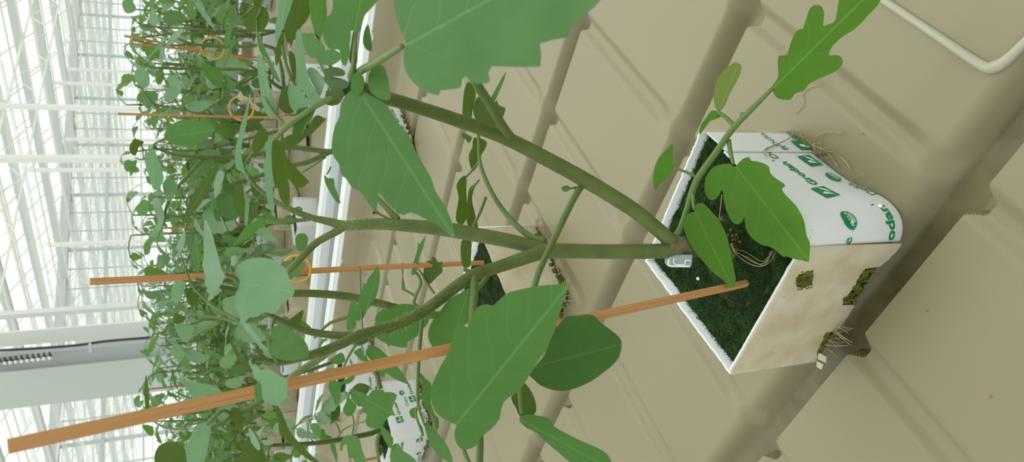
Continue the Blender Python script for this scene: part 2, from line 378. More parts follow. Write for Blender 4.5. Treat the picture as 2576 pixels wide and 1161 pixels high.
# wide white column and the grey cabinet next to it, in the path behind the far bench
fd = Vector((FWD.x, FWD.y, 0)).normalized(); rd_ = Vector((fd.y, -fd.x, 0))
def upright_box(b, c, w_, dp, z0, z1, mi=0):
    c = Vector((c.x, c.y, 0)); p = [c - rd_ * w_ / 2, c + rd_ * w_ / 2, c + rd_ * w_ / 2 + fd * dp, c - rd_ * w_ / 2 + fd * dp]
    b.add([Vector((q.x, q.y, zz)) for zz in (z0, z1) for q in p], [(0, 3, 2, 1), (4, 5, 6, 7), (0, 1, 5, 4), (1, 2, 6, 5), (2, 3, 7, 6), (3, 0, 4, 7)], mi=mi)
b = MB(); upright_box(b, ray_at(200, 838, 6.4, 0), .12, .12, FLOOR, EAVE); struct(b.build('greenhouse_column', M['white'], smooth=False))
cc = ray_at(200, 946, 6.0, FLOOR)
cab = empty('ventilation_cabinet', cc, 'tall pale grey metal cabinet with a row of pegs, beside the white column', 'cabinet')
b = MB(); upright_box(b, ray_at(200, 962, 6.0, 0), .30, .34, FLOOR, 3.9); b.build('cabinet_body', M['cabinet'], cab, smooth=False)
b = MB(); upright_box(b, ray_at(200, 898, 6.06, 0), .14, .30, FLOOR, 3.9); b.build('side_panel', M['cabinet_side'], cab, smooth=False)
b = MB(); upright_box(b, ray_at(375, 930, 5.9, 0), .42, .40, FLOOR, 0.36); b.build('plinth', M['white'], cab, smooth=False)
for k in range(10):
    p = at(2 + 14 * k, 908 - 1.6 * k, 5.86 - .004 * k); b = MB(); q = p + rd_ * .035
    b.bar(p, p - fd * .05, .018); b.bar(p - fd * .05, q - fd * .05, .014); h = b.build('peg', M['cable'], cab, smooth=False)
    b = MB(); b.blob(p - fd * .052 - rd_ * .012, .015, k); b.build('peg_cap', M['white'], h)
b = MB(); b.tube([at(-10, 881, 5.95), at(80, 876, 5.94), at(190, 868, 5.93), at(270, 857, 5.95), at(380, 848, 5.95)], .011, 6); o = b.build('cable', M['cable'], cab)
b = MB(); b.bar(at(226, 862, 5.9), at(228, 886, 5.9), .02); b.build('hook', M['gutter'], cab, smooth=False)

# ------------------------------------------------------------------ benches with beige ribbed trays
CH = [-0.215, -0.024, 0.168, 0.3585, 0.556, 0.752, 0.944]     # near edge of each channel
GR = [0.273, 0.168, 0.063, -0.042, -0.147, -0.2525, -0.3580, -0.463, -0.568, -0.673, -0.778, -0.883, -0.988, -1.093, -1.198, -1.303, -1.408, -1.513, -1.618, -1.723, -1.828]
def sstep(a, b, x):
    t = min(1, max(0, (x - a) / (b - a))); return t * t * (3 - 2 * t)
def tray_z(x, y):
    gz, gm = 0.0, 0.0
    for g in GR:
        dx = abs(x - g)
        if dx < 0.012: gm = max(gm, 1 - sstep(0.002, 0.011, dx))
    zc = 0.0; fade = 1.0
    for c in CH:
        e = c - 0.0080 * gm ** 1.5                       # cross grooves notch the channel edge
        if e - .004 < y < c + .034:
            first = c == 0.168
            fl = sstep(e - .0014, e + .0008, y) * (1 - sstep(c + (.0150 if first else .0095) - .003 * gm, c + (.0285 if first else .0250) + .004 * gm, y))
            zc = min(zc, -(0.0130 if first else 0.0165) * fl)
        t = y - c
        if -.045 < t < 0.045:
            fade = min(fade, sstep(.028, .052, t) if t > 0 else 1.0)
    gz = -0.0034 * gm * fade
    up = 0.050 * sstep(1.062, 1.114, y)
    return min(gz, zc) + up + 0.0004 * noise.noise(Vector((x * 9, y * 9, 0)))
xs = sorted({round(v, 5) for v in [-2.6 + .02 * i for i in range(160)] + [g + d for g in GR if -.9 < g for d in [-.013 + .001 * i for i in range(27)]] + [g + d for g in GR if g <= -.9 for d in (-.012, -.009, -.006, -.003, .0, .003, .006, .009, .012)]})
ys = sorted({round(v, 5) for v in [-.30 + .014 * i for i in range(107)] + [c - .0100 + .0006 * i for c in CH[2:5] for i in range(19)] + [c + d for c in CH for d in (-.013, -.0115, -.010, -.0085, -.007, -.0055, -.004, -.0025, -.0015, -.0012, -.0008, -.0003, .0002, .0006, .001, .003, .006, .009, .012, .014, .016, .018, .020, .022, .024, .026, .028, .031, .036, .042, .05)] if v <= 1.114} | {1.114})
bench = empty('growing_bench', (-0.8, 0.4, FLOOR), 'near bench with a beige ribbed flood tray, carrying the closest tomato plants', 'bench')
b = MB(); nx = len(xs)
b.add([(x, y, tray_z(x, y)) for y in ys for x in xs], [(j * nx + i, j * nx + i + 1, (j + 1) * nx + i + 1, (j + 1) * nx + i) for j in range(len(ys) - 1) for i in range(nx - 1)])
tray = b.build('flood_tray', M['tray'], bench)
tray.data.set_sharp_from_angle(angle=R(38))
at_ = tray.data.attributes.new('silt', 'FLOAT', 'POINT')
for i, v in enumerate(b.v):
    t = v.y - 0.168
    k = sstep(-.002, .001, t) * (1 - sstep(.0150, .0200, t)) * 1.0
    k *= 0.45 + 0.55 * sstep(-.42, -.30, v.x)
    at_.data[i].value = min(1, k * 1.1)
b = MB(); b.tube([(-.097, .357, -.0005), (-.097, .30, .0006), (-.097, .24, .0006), (-.097, .207, .0006), (-.0945, .199, .0008), (-.086, .1955, .0006), (-.07, .1935, .0003), (-.05, .191, -.001)], [.0018, .0020, .0021, .0024, .0030, .0024, .0018, .0012], 12, 5)
b.build('tray_seam', M['seam'], bench)
def rail(parent, y0, y1, zt, x0=-9, x1=3):
    b = MB(); b.box((x0, y0, zt - .10), (x1, y1, zt)); b.box((x0, y0 + .008, zt), (x1, y1 - .008, zt + .006)); return b.build('edge_rail', M['rail'], parent, smooth=False)
rail(bench, 1.110, 1.163, .05, -2.6, 1.0)
for x in (-2.4, -0.9, 0.55):
    for y in (-.25, 1.1): b = MB(); b.box((x, y, FLOOR), (x + .05, y + .05, -.06)); b.build('leg', M['alu'], bench, smooth=False)
for y in (-.25, 1.1): b = MB(); b.box((-2.6, y, -.06), (.6, y + .05, -.02)); b.build('frame_beam', M['alu'], bench, smooth=False)
def far_bench(y0, y1, x0, x1, label):
    be = empty('growing_bench', ((x0 + x1) / 2, y0, FLOOR), label, 'bench')
    b = MB(); yy = [y0 + .06, y0 + .10]
    y = y0 + .12
    while y < y1 - .1: yy += [y, y + .04, y + .16]; y += .19
    yy += [y1 - .06]
    prof = [.045, 0] + [v for k in range((len(yy) - 3) // 3) for v in (0, -.012, 0)] + [.045]
    b.add([(x, y, zz) for x in (x0, x1) for y, zz in zip(yy, prof)], [(i, len(yy) + i, len(yy) + i + 1, i + 1) for i in range(len(yy) - 1)])
    b.build('flood_tray', M['tray'], be, smooth=False)
    rail(be, y0, y0 + .055, .05, x0, x1); rail(be, y1 - .06, y1, .05, x0, x1)
    x = x0 + .3
    while x < x1:
        for y in (y0 + .08, y1 - .14): b = MB(); b.box((x, y, FLOOR), (x + .05, y + .05, -.02)); b.build('leg', M['alu'], be, smooth=False)
        x += 1.8
    b = MB(); b.box((x0, y0 - .138, -.06), (x1, y0 - .100, .022)); b.box((x0, y0 - .097, -.06), (x1, y0 - .060, .034)); b.box((x0, y0 - .056, -.06), (x1, y0 - .030, .012)); b.box((x0, y0 - .028, -.06), (x1, y0 - .002, .028)); b.build('gutter_profile', M['alu'], be, smooth=False)
    return be
far_bench(1.305, 3.75, -9, 2, 'second bench beyond the white double rail, crowded with tomato plants')
far_bench(5.45, 7.5, -13, 2, 'third bench behind the grey cabinet, full of tomato plants')

# ------------------------------------------------------------------ rooting blocks
_tc = {}
def text_mesh(body, size, bold=0.0):
    key = (body, size, bold)
    if key not in _tc:
        c = bpy.data.curves.new('lettering', 'FONT'); c.body = body; c.size = size; c.offset = bold; c.align_x = 'LEFT'; c.resolution_u = 3
        o = bpy.data.objects.new('lettering', c); COL.objects.link(o)
        me = bpy.data.meshes.new_from_object(o.evaluated_get(bpy.context.evaluated_depsgraph_get()))
        _tc[key] = ([v.co.copy() for v in me.vertices], [tuple(p.vertices) for p in me.polygons])
        bpy.data.objects.remove(o); bpy.data.curves.remove(c); bpy.data.meshes.remove(me)
    return _tc[key]
def fit_text(body, length, bold=0.0):
    v, f = text_mesh(body, 1.0, bold); x0 = min(p.x for p in v); x1 = max(p.x for p in v); k = length / (x1 - x0)
    return [((p.x - x0) * k, p.y * k) for p in v], f
HB, HZ, RC = 0.05, 0.067, 0.012
def side_pt(s, out=0.0):
    """point round the block: s >= -0.038 runs up the right-hand face (x = +HB, y = s); lower s turns the rounded corner onto the left-hand face"""
    r = RC + out; cx, cy = HB - RC, -HB + RC
    if s >= cy: return (HB + out, s), (1, 0)
    a = (cy - s) / RC
    if a <= math.pi / 2: return (cx + r * math.cos(a), cy - r * math.sin(a)), (math.cos(a), -math.sin(a))
    return (cx - (a - math.pi / 2) * RC, -HB - out), (0, -1)
FLARE = [0.0]
def flare(s, zz): return FLARE[0] * math.exp(-((s + .033) / .020) ** 2) * max(0.0, 1 - zz / HZ) ** 1.2
def wall_ribbon(mb, s_list, zlo, zhi, th, T, out=0.0, path=side_pt, fl=lambda s, zz: 0.0):
    """upright film of thickness th following the block's side; zlo, zhi = functions of s"""
    V = []; n = len(s_list)
    for s in s_list:
        lo, hi = zlo(s), zhi(s); hh = hi - lo
        for zz, o in ((lo, out - .0002), (lo + .0005, out), (lo + max(.001, min(hh * .4, .022 - lo)), out), (lo + max(.0015, min(hh * .7, .045 - lo)), out), (hi - .0006, out), (hi, out - .0002), (hi - .0003, out - th), (lo, out - th)):
            (x, y), _ = path(s, o + fl(s, zz)); V.append(T(x, y, zz))
    F = [(i * 8 + k, (i + 1) * 8 + k, (i + 1) * 8 + (k + 1) % 8, i * 8 + (k + 1) % 8) for i in range(n - 1) for k in range(8)]
    F += [tuple(range(8)), tuple(reversed(range((n - 1) * 8, n * 8)))]
    mb.add(V, F)
def poly_print(mb, polys, s0, z0, slope, T, h=0.0004, mi=0):
    """flat print in (along, up) coordinates laid on the film"""
    ca, sa = math.cos(slope), math.sin(slope)
    for pts, faces in polys:
        V = []
        for x, y in pts:
            s = s0 + x * ca - y * sa; zz = z0 + x * sa + y * ca
            (px, py), _ = side_pt(s, h + flare(s, zz)); V.append(T(px, py, zz))
        mb.add(V, faces, mi=mi)
def rect(x0, y0, x1, y1, nx=4): 
    v = [(x0 + (x1 - x0) * i / nx, yy) for yy in (y0, y1) for i in range(nx + 1)]
    return v, [(i, i + 1, nx + 2 + i, nx + 1 + i) for i in range(nx)]
def put_print(mb, name, blk): return mb.build(name, [M['print'], M['film']], blk, smooth=False)
def logo(blk, s, zz, sl, T, k=.0108):
    m = MB(); poly_print(m, [rect(0, 0, k, k)], s, zz, sl, T, .0005)
    a = [(.12, .22), (.30, .80), (.44, .82), (.50, .52)]; b_ = [(.34, .20), (.55, .42), (.74, .55), (.92, .62), (.82, .38), (.62, .24)]
    for pl in (a, b_): poly_print(m, [([(x * k, y * k) for x, y in pl], [tuple(reversed(range(len(pl))))])], s, zz, sl, T, .0008, 1)
    put_print(m, 'printed_logo', blk)
def word(blk, body, length, s, zz, sl, T, bold=0.0, h=.0004):
    m = MB(); v, f = fit_text(body, length, bold); poly_print(m, [(v, f)], s, zz, sl, T, h); put_print(m, 'printed_word', blk)
def emblem(blk, s0, zz, sl, T):
    m = MB(); poly_print(m, [drop(.0092)], s0, zz, sl, T, .0005)
    v, f = fit_text('NG2.0', .0068, .02); poly_print(m, [([(x + .0012, y + .0034) for x, y in v], f)], s0, zz, sl, T, .0008, 1)
    for q in range(3): poly_print(m, [rect(.0022, .0014 + .0007 * q, .0070, .0017 + .0007 * q)], s0, zz, sl, T, .0008, 1)
    put_print(m, 'printed_leaf_emblem', blk)
def drop(k):
    pts = []
    for i in range(24):
        a = 2 * math.pi * i / 24; r = 1.0
        x, y = math.cos(a), math.sin(a)
        if x < 0 and y > 0: x *= 1.0 + .12; y *= 1.12
        pts.append((k * .5 * (1 + x), k * .46 * (1 + y)))
    return pts, [tuple(range(24))]
def place_fn(loc, rz):
    c, s = math.cos(rz), math.sin(rz)
    return lambda x, y, zz: Vector((loc[0] + c * x - s * y, loc[1] + s * x + c * y, loc[2] + zz))
def rough_edge(seed, amp): return lambda s: amp * (noise.noise(Vector((s * 160, seed, 0))) + .5 * noise.noise(Vector((s * 620, seed, 3))))
def lerp_tab(tab):
    def f(x):
        if x <= tab[0][0]: return tab[0][1]
        for (a, va), (b_, vb) in zip(tab, tab[1:]):
            if x <= b_: return va + (vb - va) * (x - a) / max(1e-9, b_ - a)
        return tab[-1][1]
    return f
def moss_top(parent, T, zc, n_strand, seed, plug=(0.003, -0.012), step=.0016):
    rnd = random.Random(seed); h = HB - .0012
    def hz(x, y):
        r = math.hypot(x - plug[0], y - plug[1])
        v = .0018 * noise.noise(Vector((x * 120, y * 120, seed))) + .0010 * noise.noise(Vector((x * 330, y * 330, seed)))
        v -= .0042 * math.exp(-((r - .0265) / .0035) ** 2) * (0.6 + .5 * noise.noise(Vector((x * 60, y * 60, 5))))
        e = min(h - abs(x), h - abs(y)); v -= .002 * max(0, 1 - e / .004)
        return zc + v
    def ok(x, y):
        cx, cy = HB - RC, -HB + RC
        return not (x > cx and y < cy and math.hypot(x - cx, y - cy) > RC - .0012)
    m = int(2 * h / step); g = [-h + 2 * h * i / m for i in range(m + 1)]
    b = MB(); idx = {}; V = []
    for i, x in enumerate(g):
        for j, y in enumerate(g):
            if ok(x, y): idx[i, j] = len(V); V.append(T(x, y, hz(x, y)))
    F = [(idx[i, j], idx[i + 1, j], idx[i + 1, j + 1], idx[i, j + 1]) for i in range(m) for j in range(m) if all(q in idx for q in ((i, j), (i + 1, j), (i + 1, j + 1), (i, j + 1)))]
    b.add(V, F); o = b.build('moss', M['moss'], parent)
    if n_strand:
        b = MB(); c = 0
        while c < n_strand:
            x, y = rnd.uniform(-h + .001, h - .001), rnd.uniform(-h + .001, h - .001)
            r = math.hypot(x - plug[0], y - plug[1])
            if not ok(x, y) or (abs(r - .0265) < .004 and rnd.random() < .8): continue
            if noise.noise(Vector((x * 70, y * 70, 9))) < -.25 and rnd.random() < .6: continue
            a = rnd.uniform(0, 6.28); L = rnd.uniform(.0015, .0042); d = Vector((math.cos(a), math.sin(a), rnd.uniform(.15, .9))); wv = Vector((-math.sin(a), math.cos(a), 0)) * .00016
            p = Vector((x, y, hz(x, y) - .0002)); q = p + d * L * .6; e = q + Vector((d.x, d.y, d.z - .5)) * L * .5
            b.add([T(*(p - wv)), T(*(p + wv)), T(*(q + wv * .8)), T(*(q - wv * .8)), T(*e)], [(0, 1, 2, 3), (3, 2, 4)]); c += 1
        s = b.build('moss_strands', M['strand'], parent); tag(s, kind='stuff')
    return o
def squiggle(b, p, d, L, r, rnd, n=7, drop_=.0, curl=.6):
    P = [Vector(p)]; d = Vector(d).normalized()
    for i in range(n):
        d = (d + Vector((rnd.uniform(-1, 1), rnd.uniform(-1, 1), rnd.uniform(-1, 1))) * curl * .5).normalized()
        q = P[-1] + d * L / n
        if q.z < .0012: q.z = .0012 + rnd.random() * .002; d.z = abs(d.z) * .3
        P.append(q)
    b.tube(P, [r * (1 - .5 * i / n) for i in range(n + 1)], 5, 2)
    return P

def block(plant, loc, rz, seed, strands=0, style='plain', proto=False):
    """rockwool cube in its film, with print, moss on top and torn lower edge"""
    T = place_fn(loc, rz); rnd = random.Random(seed)
    b = MB(); h = HB - .0016
    cor = [(h, h), (-h, h), (-h, -h)] + [(HB - RC + (RC - .0016) * math.sin(a), -HB + RC - (RC - .0016) * math.cos(a)) for a in (0, .4, .8, 1.2, 1.57)]
    nC = len(cor); zs = (.0008, .02, .042, HZ - .007)
    b.add([T(x, y, q) for q in zs for x, y in cor], [tuple(reversed(range(nC)))] + [(k * nC + i, k * nC + (i + 1) % nC, (k + 1) * nC + (i + 1) % nC, (k + 1) * nC + i) for k in range(3) for i in range(nC)] + [tuple(range(3 * nC, 4 * nC))])
    blk = b.build('rooting_block', M['wool'], plant)
    if proto:                                                     # small in the photo: one wrap, print and moss top
        b = MB(); wall_ribbon(b, [-.146 + .004 * i for i in range(49)], lambda s: .001, lambda s: HZ, .0012, T)
        r2 = lambda s, o=0.0: ((HB - s, HB + o), (0, 1)) if s < .1 else ((-HB - o, HB - (s - .1)), (-1, 0))
        wall_ribbon(b, [.2 * i / 20 for i in range(21)], lambda s: .001, lambda s: HZ, .0012, T, path=r2)
        b.build('paper_wrap' if seed % 5 in (1, 3) else 'film_wrap', M['paper' if seed % 5 in (1, 3) else 'film'], blk)
        if seed % 5 in (1, 3): moss_top(blk, T, HZ - .006, 0, seed, step=.006); return blk, T
        for s0, zz in ((-.03, .04), (.005, .012), (-.095, .03), (-.128, .01)): logo(blk, s0, zz, .1, T); word(blk, 'Grodan', .0235, s0 + .0135, zz + .002, .1, T, .02)
        for s0, zz in ((.012, .039), (-.035, .011)): word(blk, 'Delta', .016, s0, zz, .1, T)
        moss_top(blk, T, HZ - .006, 0, seed, step=.006)
        return blk, T
    n1, n2 = rough_edge(seed, .0007), rough_edge(seed + 9, .0011)
    rim = lambda s: HZ + n1(s) + .0004
    if style == 'main':
        # film: from just past the rounded corner, over the right-hand face
        FLARE[0] = .0065
        b = MB(); wall_ribbon(b, [-.0530 + .0012 * i for i in range(66)] + [.0258], lambda s: .0012 + .0006 * noise.noise(Vector((s * 90, 1, 1))), rim, .0009, T, fl=flare)
        wall_ribbon(b, [.0246 + .001 * i for i in range(22)], lambda s: .001, lambda s: rim(s) - .0005, .0007, T, out=.0009)
        b.build('film_wrap', M['film'], blk)
        zl = lerp_tab([(-.05, -.0002), (-.0455, .0005), (-.044, .0045), (-.040, .0062), (-.0335, .0075), (-.030, .0066), (-.0245, .0085), (-.0238, .0006), (-.020, -.0002), (-.0035, .0005), (-.0028, .011), (.004, .0125), (.012, .0118), (.0205, .0140), (.0250, .0135), (.0258, .0035), (.031, .0012), (.05, .0008)])
        b = MB()
        def left(s, o=0.0):
            cx, cy = HB - RC, -HB + RC
            if s <= cx: return (s, -HB - o), (0, -1)
            a = (s - cx) / RC; r = RC + o
            return (cx + r * math.sin(a), cy - r * math.cos(a)), (math.sin(a), -math.cos(a))
        wall_ribbon(b, [-.0500 + .0006 * i for i in range(154)], lambda s: zl(s) + abs(n2(s)) * .9, lambda s: HZ + n1(s * 1.3 + 5) * .6, .0010, T, path=left, out=.0003, fl=lambda s, zz: FLARE[0] * .62 * math.exp(-max(0, .042 - s) / .016) * max(0, 1 - zz / HZ) ** 1.2)
        b.build('paper_wrap', M['paper'], blk)
        b = MB(); wall_ribbon(b, [.0452 + .0006 * i for i in range(9)], lambda s: .001, lambda s: rim(s), .0010, T, out=.0003); b.build('paper_strip', M['paper'], blk)
        b = MB(); back = lambda s, o=0.0: ((HB - s, HB + o), (0, 1)); wall_ribbon(b, [.001 * i for i in range(101)], lambda s: .001, lambda s: rim(s) + abs(n2(s)) * .8 * (s < .03), .0016, T, path=back)
        lf = lambda s, o=0.0: ((-HB - o, HB - s), (-1, 0)); wall_ribbon(b, [.001 * i for i in range(101)], lambda s: .001, lambda s: rim(s + 2), .0016, T, path=lf)
        b.build('back_film', M['film'], blk)
        # white rim of the bleached side
        b = MB(); wall_ribbon(b, [-.0490 + .0007 * i for i in range(138)], lambda s: HZ - .006, lambda s: HZ + n1(s * 1.3 + 5) * .6 + .0003, .0016, T, path=left, out=-.0009); b.build('rim', M['film'], blk)
        sl = .15
        logo(blk, -.0227, .0247, sl, T); word(blk, 'Grodan', .0245, -.0095, .0268, sl, T, .025); word(blk, "'", .0008, .0158, .0340, sl, T); word(blk, 'Delta', .0165, .0185, .0325, sl, T)
        logo(blk, .0110, .0053, sl, T); word(blk, 'Delta', .0165, -.0262, .0012, sl, T); word(blk, "odan", .0155, -.0518, .0068, sl * .3, T, .025); word(blk, "'", .0008, -.0345, .0085, sl, T); word(blk, 'e', .0032, -.0525, .0355, sl, T)
        emblem(blk, -.0452, .0305, sl, T); emblem(blk, -.0062, .0048, sl, T)
        # overlapped flap near the far corner: its own run of print
        word(blk, 'Delta', .0150, .0300, .0222, sl, T, 0, .0016); word(blk, 'n', .0036, .0262, .0195, sl, T, .025, .0016); word(blk, 'Gro', .0105, .0365, .0014, sl, T, .025, .0016)
        m = MB(); poly_print(m, [rect(0, 0, .0100, .0085)], .0262, .0012, sl * .4, T, .0016); poly_print(m, [([(.0014, .0008), (.0030, .0064), (.0050, .0066), (.0056, .003)], [(3, 2, 1, 0)])], .0262, .0012, sl * .4, T, .0019, 1); put_print(m, 'printed_logo', blk)
        FLARE[0] = 0.0
        # algae on the bleached side and on the bare wool of the torn edge
        def patch(n, fx, fz, r0, r1, inn=.0003):
            b = MB()
            for i in range(n):
                x = fx(); b.blob(T(x, -HB - inn, fz(x)), rnd.uniform(r0, r1), i, .6)
            b.build('algae_patch', M['algae'], blk)
        patch(330, lambda: .0195 + max(-.0062, min(.0062, rnd.gauss(0, .0030))), lambda x: .0535 + (x - .0195) * .5 + max(-.0052, min(.0052, rnd.gauss(0, .0030))), .0003, .0008)
        patch(260, lambda: rnd.uniform(-.0015, .023), lambda x: max(.001, .0130 + .003 * noise.noise(Vector((x * 200, 0, 0))) - abs(rnd.gauss(0, .0045))), .0004, .0009)
        patch(160, lambda: rnd.uniform(-.041, -.0245), lambda x: lerp_tab([(-.041, .0065), (-.0245, .0105)])(x) - rnd.uniform(0, .004), .0003, .0008)
        # curled scraps of torn film at the lower left corner
        b = MB(); b.add([T(-.041, -.0506, .006), T(-.0465, -.0512, .0035), T(-.047, -.0545, -.0005), T(-.0425, -.0535, .0012)], [(0, 1, 2, 3)]); b.add([T(-.0475, -.0515, .004), T(-.0525, -.052, .0015), T(-.052, -.055, .0005), T(-.048, -.0545, .001)], [(0, 1, 2, 3)]); b.build('torn_scrap', M['paper'], blk)
        # roots hanging out of the bottom edge and lying on the tray
        b = MB()
        for i in range(15):
            y = rnd.choice((rnd.uniform(.005, .047), rnd.uniform(.01, .036), rnd.uniform(-.02, .04))); squiggle(b, T(HB + .0008, y, rnd.uniform(.0015, .004)), Vector((rnd.uniform(.2, 1), rnd.uniform(-.9, .9), rnd.uniform(-.1, .35))), rnd.uniform(.007, .017), rnd.uniform(.00014, .00028), rnd)
        b.tube([T(.051, .046, .003), T(.054, .036, .0015), T(.0545, .026, .0022), T(.056, .016, .0012), T(.0535, .004, .0018)], .00036, 6, 4)
        b.tube([T(.053, .03, .002), T(.062, .026, .0022), T(.068, .018, .0035), T(.071, .012, .002)], .00028, 6, 4)
        b.tube([T(.0525, .020, .002), T(.0585, .012, .0018), T(.0595, .002, .003), T(.0565, -.004, .0013)], .00028, 6, 4)
        b.build('root_tangle', M['root'], blk); b = MB()
        for i in range(16):
            x = rnd.uniform(-.040, -.018); squiggle(b, T(x, -HB - .0006, rnd.uniform(.001, .006)), Vector((rnd.uniform(.0, 1.2), -1, rnd.uniform(-.5, .1))), rnd.uniform(.006, .014), .00035, rnd, 4, curl=.25)
        b.build('root_tuft', M['root'], blk); b = MB()
        b.tube([T(.062, .050, .0012), T(.070, .048, .001), T(.076, .052, .001), T(.086, .045, .0011), T(.096, .046, .001)], .00022, 5, 4)
        b.build('stray_root', M['root'], blk)
        # a dry root bent over the film
        b = MB(); b.tube([T(.0535, .0445, .002), T(.0535, .036, .012), T(.0525, .030, .026), T(.0515, .0255, .038), T(.0518, .018, .043)], [.0002, .00035, .0004, .0006, .0004], 6, 5); b.build('bent_root', M['root'], blk)
    else:
        b = MB(); wall_ribbon(b, [-.146 + .0016 * i for i in range(122)], lambda s: .002 + abs(n2(s)) * 2.5, rim, .0010, T)
        cream = style == 'cream'
        b.build('paper_wrap' if cream else 'film_wrap', M['paper' if cream else 'film'], blk)
        b = MB(); back = lambda s, o=0.0: ((HB - s, HB + o), (0, 1)) if s < .1 else ((-HB - o, HB - (s - .1)), (-1, 0))
        wall_ribbon(b, [.002 * i for i in range(101)], lambda s: .001, rim, .0016, T, path=back); b.build('back_film', M['film'], blk)
        if not cream:
            sl = .12
            for s0, zz in ((-.028, .043), (.006, .014), (-.105, .040), (-.075, .012)): logo(blk, s0, zz, sl, T); word(blk, 'Grodan', .0235, s0 + .0135, zz + .002, sl, T, .025)
            for s0, zz in ((-.032, .006), (.0, .028), (-.14, .004)): word(blk, 'Delta', .0165, s0, zz, sl, T); emblem(blk, s0 + .021, zz + .002, sl, T)
        b = MB()
        for i in range(40):
            s = rnd.uniform(-.13, .047); (x, y), nn = side_pt(s, .001); squiggle(b, T(x, y, rnd.uniform(.002, .007)), Vector((nn[0] + rnd.uniform(-.5, .5), nn[1] + rnd.uniform(-.5, .5), -.1)), rnd.uniform(.006, .016), .00045, rnd, 5)
        b.build('roots', M['root'], blk)
        b = MB()
        for i in range(40):
            s = rnd.uniform(-.10, .045); (x, y), nn = side_pt(s, .001); b.blob(T(x, y, rnd.uniform(.002, .007)), rnd.uniform(.001, .0025), i, .6)
        b.build('algae_patch', M['algae'], blk)
    moss_top(blk, T, HZ - .0045, strands, seed)
    return blk, T

# ------------------------------------------------------------------ the near tomato plant
BL1 = Vector((-0.235, 0.231, 0.0)); RZ1 = R(4.18)
P1 = empty('tomato_plant', BL1, 'nearest two-stemmed tomato plant, rooted in the mossy block in the foreground', 'plant')
blk1, T1 = block(P1, BL1, RZ1, 3, 9000, 'main')
# brown crumbs, fine roots and bead on the moss belong to the block
b = MB(); rnd = random.Random(5)
for i in range(20): b.blob(T1(.013 + rnd.gauss(0, .0028), -.0055 + rnd.gauss(0, .0020), HZ - .0045 + rnd.random() * .002), rnd.uniform(.0003, .0008), i, .6)
b.build('crumbs', M['debris'], blk1)
b = MB()
for ox, oy, e in ((0, 0, 1), (7, -9, .8), (-4, 7, 1.1), (12, 4, .9)):
    b.tube([at(1838 + ox * .3, 612 + oy * .2, .392), at(1848, 630 + oy * .5, .387), at(1868 + ox, 642 + oy, .383), at(1890 + ox, 656 + oy, .380), at(1914 + ox * .6, 664 + oy * .8, .377), at(1932 + ox * .5, 652 + oy, .376), at(1942 + ox, 630, .377)], .00019 * e, 5, 4)
b.tube([at(1816, 489, .405), at(1812, 530, .403), at(1810, 545, .401), at(1822, 556, .400)], .0003, 5, 4)
b.build('surface_roots', M['root'], blk1)
for i, (px, py, dd, r) in enumerate(((1756, 700, .4135, .00105), (2215, 517, .3515, .0010))):
    b = MB(); b.blob(at(px, py, dd), r, 1, .05); tag(b.build('perlite_bead', M['bead']), ('round white bead lying on the dark moss by the clear clip', 'round white bead stuck on the printed film near the block\'s front corner')[i], 'bead')
# stems
base = T1(.004, -.006, HZ - .006)
stem, _ = stalk([(1842, 634, .398, 44), (1790, 628, .394, 46), (1740, 622, .390, 46), (1705, 617, .387, 52), (1680, 612, .386, 44)], 'stem', 'bark', P1, 12, 4, wob=.12)
stem1, s1 = stalk([(1722, 618, .388, 36), (1690, 606, .386, 37), (1650, 573, .383, 37), (1590, 525, .379, 38), (1480, 457, .370, 39), (1380, 402, .360, 38), (1270, 346, .347, 36), (1150, 302, .330, 35), (1040, 266, .310, 34), (960, 242, .294, 34), (920, 226, .284, 33), (895, 205, .276, 26)], 'stem', 'stem', P1, 14, 4)
stem2, s2 = stalk([(1722, 624, .389, 34), (1680, 630, .386, 38), (1600, 632, .383, 38), (1500, 632, .380, 37), (1400, 630, .377, 38), (1360, 634, .376, 40), (1320, 648, .373, 34), (1250, 672, .366, 31), (1195, 690, .358, 32), (1150, 718, .350, 31), (1100, 757, .340, 30), (1040, 797, .328, 29), (970, 826, .316, 28), (905, 842, .306, 28), (850, 868, .298, 25), (800, 887, .292, 24), (740, 903, .285, 20), (700, 912, .28, 16)], 'stem', 'stem', P1, 14, 4)
sh, s3 = stalk([(1395, 630, .378, 28), (1350, 622, .378, 36), (1280, 605, .379, 36), (1200, 590, .379, 37), (1120, 576, .378, 37), (1040, 568, .377, 33), (960, 563, .376, 29), (900, 565, .375, 28), (866, 566, .375, 24), (820, 555, .374, 19), (785, 547, .373, 16), (735, 528, .371, 14), (690, 505, .369, 13), (650, 475, .367, 11), (625, 445, .365, 8)], 'side_shoot', 'stem', P1, 14, 4)
sh2, _ = stalk([(872, 566, .375, 19), (845, 583, .374, 19), (800, 607, .372, 18), (765, 640, .370, 18), (735, 672, .368, 17), (690, 712, .366, 14), (655, 735, .364, 10)], 'side_shoot', 'stem', P1, 12, 4)
sh3, _ = stalk([(905, 841, .306, 17), (860, 843, .304, 20), (820, 840, .302, 19), (770, 831, .299, 18), (720, 812, .295, 16), (690, 797, .292, 14), (668, 785, .29, 9)], 'side_shoot', 'stem', P1, 12, 4)
sh4, _ = stalk([(850, 868, .298, 14), (810, 897, .300, 19), (765, 925, .302, 18), (735, 945, .304, 15), (690, 985, .306, 10)], 'side_shoot', 'stem', P1, 12, 4)
